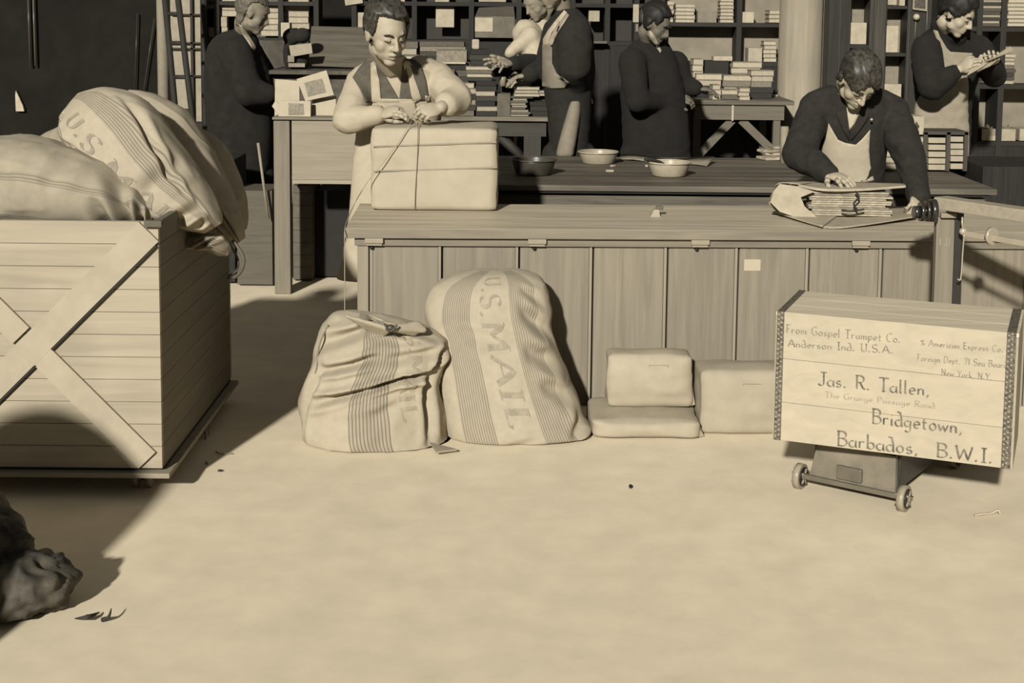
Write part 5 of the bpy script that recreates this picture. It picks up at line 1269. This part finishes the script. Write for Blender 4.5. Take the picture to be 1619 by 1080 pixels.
def card(name, pts, Y, m, label, pic=None, th=.018, lean=.03):
    root = thing(name, label, 'card', P(sum(p[0] for p in pts) / len(pts), max(p[1] for p in pts), Y), 'picture cards on the tall desk')
    y0 = min(p[1] for p in pts); y1 = max(p[1] for p in pts)
    f = lambda x, y, o=0: P(x, y, Y + lean * (y1 - y) / (y1 - y0) + o)
    mb = MB(); mb.prism([f(*p) for p in pts], (0, th, 0)); mb.part('card_board', m, root)
    if pic: mb = MB(); mb.prism([f(*p, -.002) for p in pic], (0, .0015, 0)); mb.part('printed_picture', mat(160, var=.12, scale=70), root)
WHT = mat(212, var=.03)
card('picture_card', [(434, 186), (474, 186), (473, 128), (435, 125)], DY + .16, WHT, 'plain white card standing at the left end of the tall desk')
card('picture_card', [(490, 186), (531, 186), (531, 152), (494, 157)], DY + .13, WHT, 'plain white card standing behind the packer\'s elbow')
card('picture_card', [(483, 160), (528, 150), (516, 111), (469, 125)], DY + .10, WHT, 'tilted white card with a grey printed picture, highest on the desk', [(487, 153), (516, 146), (509, 124), (481, 131)])
card('picture_card', [(440, 186), (491, 186), (491, 160), (441, 159)], DY + .05, WHT, 'upright white card with a grey printed picture at the desk edge', [(456, 182), (481, 182), (480, 164), (456, 163)])
card('picture_card', [(430, 168), (441, 182), (446, 172), (436, 158)], DY + .14, WHT, 'small curled white card at the far left corner of the desk')
simple('packing_case', 374, 431, 300, 438, DY + .2, .3, mat(112, var=.08, grain='x'), 'grey wooden case on the floor left of the tall desk', 'case', grounded=True)
simple('darkening_block', 200, 372, 250, 440, 7.6, .35, mat(52, var=.15), 'added dark block covering the lit floor behind the wagon', 'crate', grounded=True)  # dark block added to darken the brightly lit area behind the wagon
mb = MB(); mb.cyl(P(408, 226, 7.5), PZ(421, 330, .003) if False else P(424, 345, 7.5), .008, .007); mb.solo('walking_stick', mat(170), 'thin pale stick leaning by the grey-haired man\'s coat', 'stick')

# cluttered middle table
MT = .905; my0 = 8.12
mtab = thing('sorting_table', 'dark table heaped with books behind the large parcel', 'table', (P(720, 200, my0).x, my0 + .15, 0))
ml, mr = P(560, 188, my0).x, P(872, 188, my0).x
mb = MB(); mb.box(((ml + mr) / 2, my0 + .16, MT - .012), (mr - ml, .34, .024), bv=.003); mb.part('table_top', mat(140, grain='x', var=.15), mtab)
mb = MB(); mb.box(((ml + mr) / 2, my0 + .03, MT - .07), (mr - ml - .06, .02, .09)); mb.part('apron_board', mat(80, grain='x'), mtab)
for x in (ml + .06, P(842, 200, my0).x):
    mb = MB(); mb.box((x, my0 + .05, MT / 2 - .02), (.10, .06, MT - .05)); mb.part('leg', mat(74, grain='z'), mtab)
mb = MB(); p = P(790, 215, my0 + .06); q = P(830, 248, my0 + .06); mb.cyl(p, q + V((0, 0, -.02)), .03, seg=4); mb.part('diagonal_brace', mat(70), mtab)
t2 = thing('rear_table', 'back table carrying a large grey carton and low book piles', 'table', (P(690, 120, 9.2).x, 9.2, 0))
r2l, r2r = P(545, 110, 9.0).x, P(806, 110, 9.0).x; T2 = P(700, 98, 9.0).z
mb = MB(); mb.box(((r2l + r2r) / 2, 9.3, T2 - .015), (r2r - r2l, .7, .03)); mb.part('table_top', mat(120, grain='x'), t2)
mb = MB(); mb.box(((r2l + r2r) / 2, 9.35, (T2 - .03) / 2), (r2r - r2l - .1, .5, T2 - .04)); mb.part('cupboard', DK, t2)
Ym = my0 + .02
pile(812, 852, 137, 153, Ym, 3, .2, [206, 196, 212], 'low pile at the heaped table right end', seed=11, z0=P(830, 153, Ym).z)
pile(850, 889, 143, 152, Ym + .01, 2, .2, [204, 190], 'small pile beside the apron of the side-on man', seed=12)
pile(806, 836, 152, 185, Ym + .01, 9, .16, [188, 120, 196, 100, 190], 'fanned pile at the table corner', jit=7, seed=13, z0=MT + .001)
pile(838, 886, 153, 185, Ym + .06, 4, .2, [52, 60, 48, 56], 'dark pile under the apron of the side-on man', seed=14, z0=MT + .001)
simple('carton', 786, 807, 148, 185, Ym, .14, mat(112, var=.1), 'small grey carton between two book piles on the heaped table', 'box')
pile(752, 784, 128, 185, Ym, 7, .2, [56, 190, 50, 74, 196, 60, 48], 'tall dark pile right of the packer\'s elbow', seed=15, z0=MT + .001)
pile(718, 752, 131, 185, Ym, 6, .2, [120, 70, 160, 60, 190, 206], 'pile just above the packer\'s right elbow', seed=16, z0=MT + .001)
pile(676, 716, 110, 185, Ym + .04, 8, .2, [90, 180, 60, 140, 70, 196, 64, 120], 'tall pile behind the packer\'s shoulder', seed=17, z0=MT + .001)
pile(640, 672, 88, 185, Ym + .05, 7, .2, [100, 60, 180, 80, 204, 70, 206], 'pile behind the packer\'s neck', seed=18, z0=MT + .001)
mb = MB(); slab(mb, 690, 738, 80, 98, Ym + .10, .22, .003); mb.mi = 1; slab(mb, 690, 736, 98, 101, Ym + .09, .22); mb.mi = 0
mb.solo('grey_album', [mat(158, var=.12, scale=50), mat(210)], 'large grey bound volume lying on the books behind the waistcoated packer', 'book')
pile(686, 740, 101, 185, Ym + .11, 8, .19, [60, 90, 50, 150, 56, 70, 100, 52], 'dark pile carrying the large grey volume', seed=19, z0=MT + .001)
pile(738, 777, 105, 128, Ym + .03, 4, .18, [70, 208, 120, 212], 'pile under the outstretched hand', seed=20, jit=5)
simple('stone_jar', 746, 758, 62, 78, Ym + .12, .05, mat(206), 'little white jar in front of the large carton', 'jar', bv=.012)
pile(742, 776, 78, 104, Ym + .1, 3, .16, [60, 72, 50], 'dark pile below the little white jar', seed=24)
mb = MB(); q = P(795, 136, Ym + .02); mb.lathe(V((q.x, Ym + .02, q.z - .0)), [(.001, 0), (.02, 0), (.02, .05), (.016, .055), (.001, .055)]); mb.solo('glass_jar', mat(170, rough=.15), 'small clear jar beside the paper on the heaped table', 'jar')
mb = MB(); q = P(820, 134, Ym + .07); mb.box((q.x, q.y + .05, q.z + .005), (.15, .10, .05), bv=.003); mb.solo('paper_pad', mat(196), 'thick pale pad of paper below the dark sleeve guard', 'paper')
cart = thing('large_carton', 'large grey carton with a white label standing on the back table', 'box', P(780, 97, 9.05))
mb = MB(); slab(mb, 751, 814, 26, 60, 9.02, .30, .006); mb.part('carton_body', mat(124, var=.1), cart)
mb = MB(); a = [P(751, 26, 9.02), P(814, 26, 9.02), P(812, 10, 9.24), P(757, 12, 9.24)]; mb.prism(a, (0, .02, -.01)); mb.part('carton_flap', mat(110), cart)
mb = MB(); slab(mb, 751, 779, 28, 50, 9.016, .002); mb.part('white_label', mat(206), cart)
mb = MB(); slab(mb, 755, 812, 60, 97, 9.08, .26, .004); mb.part('carton_stand', mat(52), cart)
pile(636, 660, 66, 97, 9.05, 3, .2, [100, 190, 120], 'stack at the left of the back table', seed=21)
pile(664, 735, 66, 97, 9.02, 4, .25, [60, 80, 150, 110], 'wide low stack on the back table', seed=22)

# shelf wall in the middle distance
def shelving(name, label, x0, x1, y0, boards, posts, Y, depth, back, edge, z_low=0.0, base=True):
    root = thing(name, label, 'shelf', (P((x0 + x1) / 2, 100, Y).x, Y + depth / 2, 0))
    mb = MB(); xa, xb = P(x0, 60, Y).x, P(x1, 60, Y).x; zt = P(x0, y0, Y).z
    mb.box(((xa + xb) / 2, Y + depth - .01, zt / 2), (xb - xa, .02, zt)); mb.part('back_panel', mat(back, var=.07, scale=6), root)
    for y in boards:
        mb = MB(); z = P((x0 + x1) / 2, y, Y).z; mb.box(((xa + xb) / 2, Y + depth / 2 - .01, z - .014), (xb - xa, depth - .02, .028)); mb.part('shelf_board', mat(edge, grain='x', var=.1), root)
    for x in posts:
        mb = MB(); xx = P(x, 60, Y).x; mb.box((xx, Y + depth / 2 - .012, zt / 2), (.035, depth - .016, zt)); mb.part('upright', mat(edge, grain='z', var=.1), root)
    if base:
        z = P((x0 + x1) / 2, boards[-1], Y).z - .03; mb = MB(); mb.box(((xa + xb) / 2, Y + .02, z / 2), (xb - xa, .03, z)); mb.part('cupboard_front', mat(46, grain='z', var=.15), root)
    return root
SY = 9.75
shelving('book_shelves', 'book shelves with grey back above the right-hand book table', 1046, 1250, -60, (36, 98), (1046, 1168, 1250), SY, .20, 158, 56)
pile(1068, 1099, 6, 36, SY + .03, 5, .14, [206, 212], 'white stack beside the moustached man\'s face', seed=31, jit=.5)
pile(1040, 1065, 1, 36, SY + .1, 5, .14, [206, 200], 'white stack behind the moustached man\'s hair', seed=30, jit=.5)
simple('grey_box', 1103, 1133, 18, 36, SY + .03, .14, mat(150), 'grey box on the shelf between two white stacks', 'box')
pile(1138, 1160, -14, 36, SY + .03, 9, .14, [206, 198, 210], 'tall thin stack on the upper shelf', seed=32, jit=1)
simple('white_box', 1166, 1192, 19, 36, SY + .03, .14, mat(208), 'white box on the upper shelf right of the tall thin stack', 'box')
pile(1215, 1236, 16, 36, SY + .03, 3, .14, [208, 200], 'short white stack by the column on the upper shelf', seed=33, jit=.5)
simple('white_box', 1183, 1205, 76, 98, SY + .03, .14, mat(196), 'white box on the lower shelf near the column', 'box')
pile(1207, 1228, 65, 98, SY + .03, 5, .14, [210, 204], 'stack beside the column on the lower shelf', seed=34, jit=1)
shelving('document_shelves', 'dark shelf unit with pale cartons behind the heaped table', 560, 1042, -60, (4, 64), (560, 655, 745, 820, 905, 960, 1006, 1042), SY, .22, 66, 50)
simple('paper_notice', 689, 718, 10, 43, SY + .05, .02, mat(204), 'pale square notice on the dark shelves above the piled books', 'notice')
simple('pale_carton', 563, 582, 20, 64, SY + .02, .16, mat(196), 'pale carton beside the waistcoated packer\'s ear', 'box')
simple('pale_carton', 545, 573, -6, 7, SY - .02, .2, mat(200), 'pale packet high left of the waistcoated packer\'s hair', 'box', tilt=-.15)
simple('pale_carton', 600, 640, -14, 3, SY + .02, .14, mat(190), 'pale packet on the top shelf above the packer', 'box')
simple('pale_carton', 688, 710, -14, 3, SY + .02, .14, mat(196), 'pale packet on the top shelf over the square notice', 'box')
simple('pale_carton', 757, 800, -14, 3, SY + .02, .14, mat(186), 'wide pale packet on the top shelf above the grey carton', 'box')
simple('pale_carton', 931, 948, 17, 34, SY + .02, .1, mat(188), 'small pale carton on the dark shelves behind the side-on man', 'box')
simple('paper_notice', 1001, 1010, 7, 35, SY - .012, .008, mat(196), 'narrow pale notice on the dark upright behind the moustached man', 'notice', bv=0)
simple('paper_notice', 1005, 1009, 38, 50, SY - .012, .008, mat(150), 'short dim slip below the narrow pale notice', 'notice', bv=0)
simple('shelf_ledge', 925, 960, 65, 69, SY - .10, .1, mat(112), 'thin brown ledge on the dark shelves', 'ledge')
shelving('paper_shelves', 'shelves with stacked white paper behind the grey-haired man', 322, 500, -60, (2, 60), (322, 343, 444, 500), SY - .1, .22, 96, 56)
pile(346, 374, -14, 26, SY - .06, 4, .14, [206, 198], 'white stack left of the grey-haired man\'s head', seed=41, jit=.5)
pile(326, 340, -10, 14, SY - .06, 3, .14, [204], 'small white stack above the stepladder', seed=42, jit=.5)
pile(412, 441, 1, 57, SY - .06, 6, .14, [204, 198, 208], 'white stack in front of the grey-haired man\'s face', seed=43, jit=.5)
pile(449, 489, -2, 46, SY - .02, 5, .14, [198, 206], 'broad white stack on the paper shelves', seed=44, jit=.5)
simple('white_box', 444, 458, 36, 58, SY - .2, .1, mat(208), 'small white box at the foot of the broad white stack', 'box')
for k, (x, y) in enumerate(((334, 51), (355, 51), (354, 34.5))): simple('jar', x - 5, x + 5, y - 8, y + 8.5, SY - .09, .06, mat([150, 200, 190][k]), ('grey jar behind the coat collar, leftmost', 'white jar behind the coat collar', 'white jar atop the other behind the coat collar')[k], 'jar', bv=.008)
sd = thing('sloping_desk', 'brown sloping desk lid behind the left shoulder of the waistcoated packer', 'desk', P(540, 112, 8.8))
mb = MB(); mb.prism([P(488, 104, 8.55), P(592, 108, 8.55), P(590, 46, 8.85), P(492, 44, 8.85)], (0, .02, .01)); mb.part('sloping_lid', mat(112, var=.16, scale=7, grain='x'), sd)
mb = MB(); xa, xb = P(489, 110, 8.6).x, P(591, 110, 8.6).x; z = P(540, 108, 8.58).z; mb.box(((xa + xb) / 2, 8.78, z / 2), (xb - xa, .34, z)); mb.part('desk_body', mat(60, grain='z'), sd)
mb = MB(); xa, xb = P(402, 110, 8.9).x, P(486, 110, 8.9).x; z = P(440, 64, 8.95).z; mb.box(((xa + xb) / 2, 9.15, z / 2), (xb - xa, .4, z)); mb.solo('low_cupboard', mat(84, var=.25, scale=8), 'dim grey cupboard below the paper shelves', 'cupboard')
bag = thing('black_satchel', 'black open satchel stuffed with papers, left of the sloping desk lid', 'bag', P(468, 112, 8.45))
def satchel(m_):
    for c, r in (((462, 58), (.055, .05, .05)), ((478, 56), (.05, .05, .045)), ((455, 88), (.025, .06, .10)), ((470, 100), (.07, .06, .05))): m_.ball(P(c[0], c[1], 8.5), r)
garment('satchel_body', [satchel], .01, DARK, bag, amp=.006)
mb = MB(); mb.prism([P(457, 72, 8.42), P(492, 68, 8.42), P(494, 84, 8.42), P(460, 90, 8.42)], (0, .02, 0)); mb.part('papers', mat(188), bag)
mb = MB(); slab(mb, 455, 465, 88, 98, 8.41, .02); slab(mb, 456, 482, 100, 106, 8.42, .02); mb.part('papers', mat(165), bag)
mb = MB(); slab(mb, 425, 600, 112, 118, 8.28, .5); z = P(500, 118, 8.28).z; xa, xb = P(430, 118, 8.3).x, P(598, 118, 8.3).x; mb.box(((xa + xb) / 2, 8.55, z / 2), (xb - xa, .4, z)); mb.solo('side_table', mat(96, var=.2), 'dim low table under the black satchel', 'table')

# book table at the right
TZ = .95; ta = PZ(1062, 158, TZ); tb = PZ(1256, 160, TZ); tY = tb.y
tt = thing('book_table', 'sturdy table with braced legs heaped with books, left of the column', 'table', ((ta.x + tb.x) / 2, tY + .3, 0))
mb = MB(); mb.box(((ta.x + tb.x) / 2, tY + .31, TZ - .014), (tb.x - ta.x, .62, .028), bv=.003); mb.part('table_top', mat(120, grain='x', var=.15), tt)
xa, xb = P(1099, 180, tY).x, P(1241, 180, tY).x; za, zb = P(1170, 163, tY).z, P(1170, 190, tY).z
mb = MB(); mb.box(((xa + xb) / 2, tY + .035, (za + zb) / 2), (xb - xa, .03, za - zb), bv=.002); mb.part('apron_board', mat(128, grain='x', var=.05), tt)
for (x, y) in ((xa + .02, .05), (xb - .045, .05), (xa + .02, .55), (xb - .045, .55)):
    mb = MB(); mb.box((x, tY + y, zb / 2 + .02), (.045, .045, zb + .04)); mb.part('leg', mat(124, grain='z', var=.05), tt)
for (p, q) in (((1158, 190), (1104, 246)), ((1172, 190), (1234, 250))):
    a = P(p[0], p[1], tY + .045); b = P(q[0], q[1], tY + .045); d = (b - a); L_ = d.length + .04; d.normalize(); nn = V((d.z, 0, -d.x))
    mb = MB(); mb.prism([a + nn * .026, a - nn * .026, a + d * L_ - nn * .026, a + d * L_ + nn * .026], (0, .022, 0)); mb.part('diagonal_brace', mat(126, var=.05), tt)
simple('paper_strip', 1157, 1160, 160, 191, tY + .012, .003, mat(222), 'narrow white paper strip hanging on the apron of the braced table', 'strip', bv=0)
Z = TZ + .001
pile(1168, 1186, 139, 156, tY + .02, 3, .12, [210, 204], 'three-book stack at the front right of the braced table', seed=51, z0=Z, jit=1)
pile(1126, 1139, 134, 154, tY + .05, 3, .12, [206, 212], 'narrow three-book stack at the front of the braced table', seed=52, z0=Z, jit=1)
pile(1140, 1168, 142, 154, tY + .09, 2, .14, [110, 206], 'pair of books between the two front stacks', seed=53, z0=Z, jit=1)
pile(1143, 1188, 119, 149, tY + .24, 4, .14, [120, 180, 140, 208], 'wide stack behind the front stacks', seed=54, z0=Z)
pile(1101, 1142, 117, 149, tY + .26, 4, .12, [50, 60, 196, 212], 'long-book stack at the left of the braced table', seed=55, z0=Z)
pile(1156, 1203, 98, 146, tY + .42, 6, .14, [80, 70, 120, 150, 204, 210], 'highest stack in the middle of the braced table', seed=56, z0=Z)
pile(1187, 1222, 111, 150, tY + .2, 5, .14, [54, 60, 150, 196, 200], 'stack leaning toward the column', seed=57, z0=Z, jit=4)
pile(1094, 1111, 93, 146, tY + .42, 6, .12, [50, 56, 52, 204, 208, 206], 'narrow stack at the back left of the braced table', seed=58, z0=Z, jit=1)
simple('black_box', 1114, 1152, 96, 146, tY + .44, .14, mat(50), 'black box at the back of the braced table', 'box')
simple('paper_bundle', 1128, 1158, 89, 96, tY + .46, .1, mat(206), 'flat white bundle lying on the black box', 'papers')
mb = MB(); q = [PZ(1082, 146, TZ + .01), PZ(1118, 150, TZ + .006), PZ(1130, 139, TZ + .01), PZ(1094, 135, TZ + .012)]; mb.prism(q, (0, 0, .006)); mb.solo('paper_sheet', mat(200), 'white sheet lying at the left front of the braced table', 'paper')
for k, (px, py, z_) in enumerate(((1215, 152, .0), (1222, 146, .014), (1212, 142, .026))):
    mb = MB(); q = PZ(px, py, TZ + z_); mb.box(q + V((0, .02, .006)), (.15, .11, .010), rotz(k * .5 - .3), .002); mb.solo('paper_bundle', mat(186 + k * 10, var=.1), '%s of the three pale paper bundles at the table corner by the column' % ('lowest', 'middle', 'topmost')[k], 'papers', 'bundles at the table corner')

# column
cx_ = P(1271, 100, 9.5); r0 = 34 * 9.5 / F_PX
mb = MB(); mb.lathe(V((cx_.x, 9.5 + r0, 0)), [(.001, 0), (r0 * 1.12, 0), (r0 * 1.12, .12), (r0 * 1.02, .14), (r0 * .97, 3.1), (.001, 3.1)], 40)
o = mb.solo('round_column', mat(178, var=.07, scale=7, grain='z', blot=.3), 'thick round plastered column rising between the book shelves and the dark cabinet', 'column')

# dark cabinets right of the column
KY = 9.2
cab = thing('tall_cabinet', 'tall dark cabinet with narrow open pigeonholes right of the column', 'cabinet', (P(1390, 200, KY).x, KY + .2, 0))
zt = 2.3
def cabbox(x0, x1, y, d, z0_, z1_, nm, m, target=cab):
    mb = MB(); a, b = P(x0, 100, KY).x, P(x1, 100, KY).x; mb.box(((a + b) / 2, y + d / 2, (z0_ + z1_) / 2), (b - a, d, z1_ - z0_), bv=.002); return mb.part(nm, m, target)
cabbox(1309, 1470, KY + .17, .02, 0, zt, 'back_panel', mat(156, var=.06))
for (a, b, v) in ((1309, 1343, 54), (1373, 1399, 78), (1432, 1470, 58)): cabbox(a, b, KY, .165, 0, zt, 'stile', mat(v, grain='z', var=.15, rough=.5))
for (a, v) in ((1325, 84), (1340, 70), (1378, 60), (1390, 96), (1398, 50), (1434, 90)): cabbox(a, a + 1.5, KY - .006, .006, 0, zt, 'bead', mat(v))
for (a, b, ys) in ((1343, 1373, (-8, 71, 150)), (1399, 1432, (9, 84, 159, 215))):
    for y in ys: z = P(a, y, KY).z; cabbox(a, b, KY + .01, .158, z - .022, z, 'shelf_board', mat(58))
cabbox(1343, 1432, KY + .02, .02, 0, .6, 'lower_front', mat(50))
def onk(nm, x0, x1, y0, y1, m, label, cat, dy=.02, depth=.10): return simple(nm, x0, x1, y0, y1, KY + dy, depth, m, label, cat)
onk('paper_packet', 1345, 1370, 36, 70, mat(206), 'white packet standing in the left pigeonhole of the dark cabinet', 'packet')
onk('paper_packet', 1401, 1420, 41, 83, mat(210), 'tall white packet in the right pigeonholes of the dark cabinet', 'packet')
onk('paper_packet', 1404, 1418, -2, 8, mat(196), 'thin pale packet high in the right pigeonholes', 'packet')
onk('paper_packet', 1422, 1431, -6, 9, mat(200), 'small pale packet beside the thin one high in the cabinet', 'packet')
onk('paper_packet', 1397, 1425, 133, 158, mat(206), 'squat white packet beside the bowed head of the jacketed man', 'packet')
fr_ = thing('framed_print', 'small framed print hanging on the dark cabinet post', 'picture', P(1455, 17, KY - .02))
mb = MB(); mb.prism([P(1443, 15, KY - .02), P(1466, 18, KY - .02), P(1467, -16, KY - .02), P(1445, -18, KY - .02)], (0, .014, 0)); mb.part('frame', mat(178), fr_)
mb = MB(); mb.prism([P(1446, 12, KY - .023), P(1463, 14, KY - .023), P(1464, -16, KY - .023), P(1447, -18, KY - .023)], (0, .003, 0)); mb.part('print', mat(92, var=.3, scale=60), fr_)
mb = MB(); mb.ball(P(1449, 27, KY - .025), .022); mb.cyl(P(1449, 27, KY - .02), P(1449, 27, KY + .01), .012); mb.part('knob', mat(214, rough=.3), cab, 'round white knob')
mb = MB(); mb.tube([P(1466, 18, KY - .02), P(1465, 50, KY - .02)], .003, spline=False); mb.tube([P(1448, 34, KY - .02), P(1446, 62, KY - .02)], .003, spline=False); mb.solo('hanging_cord', mat(140), 'pair of thin cords hanging below the framed print and knob', 'cord')
RYs = 8.75
shelving('stock_shelves', 'deep stock shelves with grey back at the right edge', 1528, 1700, -60, (43, 134, 224), (1548, 1586, 1700), RYs, .24, 156, 54)
pile(1549, 1582, -20, 42, RYs + .01, 13, .2, [96, 190, 70, 180, 84], 'tall stack of thin volumes behind the young man\'s head', seed=61, jit=1)
pile(1593, 1640, -20, 42, RYs + .02, 10, .18, [212, 208], 'broad white stack at the top right corner', seed=62, jit=.5)
pile(1562, 1604, 85, 133, RYs + .01, 8, .2, [196, 84, 70, 90, 120, 206, 190, 210], 'stack just beneath the held papers', seed=63, jit=1.5)
tr_ = thing('card_tray', 'long white tray of cards on the lowest open shelf at right', 'tray', P(1579, 224, RYs + .1))
mb = MB(); slab(mb, 1552, 1606, 204, 223, RYs + .01, .18, .003); mb.part('tray_body', mat(188), tr_)
mb = MB(); slab(mb, 1562, 1583, 215, 222, RYs + .007, .002); mb.part('tray_label', mat(220), tr_)
mb = MB()
for k in range(5): slab(mb, 1560 + k * 8, 1565 + k * 8, 197 + (k % 2) * 3, 206, RYs + .06 + k * .01, .01, tilt=.3 * (k - 2))
mb.part('loose_cards', mat(120, var=.5, scale=80), tr_)
simple('card_tray', 1612, 1660, 204, 223, RYs + .01, .18, mat(188), 'white tray cut off by the right edge on the lowest open shelf', 'tray')
simple('dark_counter', 1548, 1720, 262, 560, 6.9, .5, mat(48, var=.2, grain='z'), 'dark low cabinet behind the scale beam at the right', 'cabinet', grounded=True)

# dim left background: stepladder before white sheets, pipes
mb = MB(); q = P(258, 100, 9.0); mb.cyl(V((q.x, 9.0, .0)), V((q.x, 9.0, 2.4)), 9 * 9.0 / F_PX, seg=24); mb.solo('standing_pipe', mat(160, var=.05), 'pale upright round pipe left of the stepladder', 'pipe')
scr = thing('white_screen', 'white sheeted screen with thin dark glazing bars behind the stepladder', 'screen', (P(295, 200, 9.6).x, 9.6, 0))
mb = MB(); a, b = P(270, 100, 9.6).x, P(320, 100, 9.6).x; zl_ = P(290, 192, 9.6).z; mb.box(((a + b) / 2, 9.62, (zl_ + 2.1) / 2), (b - a, .02, 2.1 - zl_)); mb.part('sheet_panel', mat(180, var=.05), scr)
mb = MB()
for y in (23, 68, 77, 120): slab(mb, 270, 320, y - 1.2, y + 1.2, 9.58, .02)
slab(mb, 301, 305, -60, 192, 9.58, .02); slab(mb, 317, 323, -60, 192, 9.57, .03); mb.part('glazing_bar', mat(62), scr)
mb = MB(); mb.box(((a + b) / 2, 9.6, zl_ / 2), (b - a, .05, zl_ - .01)); mb.part('screen_base', mat(50), scr)
lad = thing('stepladder', 'dark wooden stepladder standing before the white screen', 'ladder', (P(285, 200, 9.0).x, 9.0, 0))
for (p, q, yy) in (((258, -30), (292, 330), 8.9), ((278, -30), (322, 330), 8.85), ((322, -30), (326, 330), 9.2)):
    mb = MB(); a = P(p[0], p[1], yy); b = P(q[0], q[1], yy); d = (b - a).normalized(); b = b + d * (b.z / -d.z) * .98
    mb.cyl(a, b, .020, seg=8); mb.part('rail', mat(54), lad)
for k, y in enumerate((22, 68, 122, 175)):
    mb = MB(); x0 = 260 + (y + 30) * 34 / 360; x1 = 280 + (y + 30) * 44 / 360; mb.cyl(P(x0, y, 8.9), P(x1, y, 8.85), .013, seg=8); mb.part('rung', mat(60), lad)
for k, (p, q, v) in enumerate((((44, -20), (48, 105), 84), ((52, -20), (56, 104), 104), ((217, 20), (213, 152), 66), ((244, 30), (226, 152), 80))):
    mb = MB(); mb.cyl(P(p[0], p[1], 10.66), P(q[0], q[1], 10.66), .008 if k < 2 else .005); 
    mb.solo('thin_rod', mat(v, rough=.3), ('left thin vertical rod in the dark left background', 'right of the pair of vertical rods in the dark left background', 'dim upright rod left of the pale pipe', 'slanting rod beside the pale pipe')[k], 'rod')
mb = MB(); mb.prism([P(25, 176, 10.66), P(38, 176, 10.66), P(36, 167, 10.66), P(25, 143, 10.66), P(24, 150, 10.66)], (0, .03, 0)); mb.solo('white_slip', mat(216), 'small white wedge-shaped slip pinned on the dark wall at far left', 'paper')
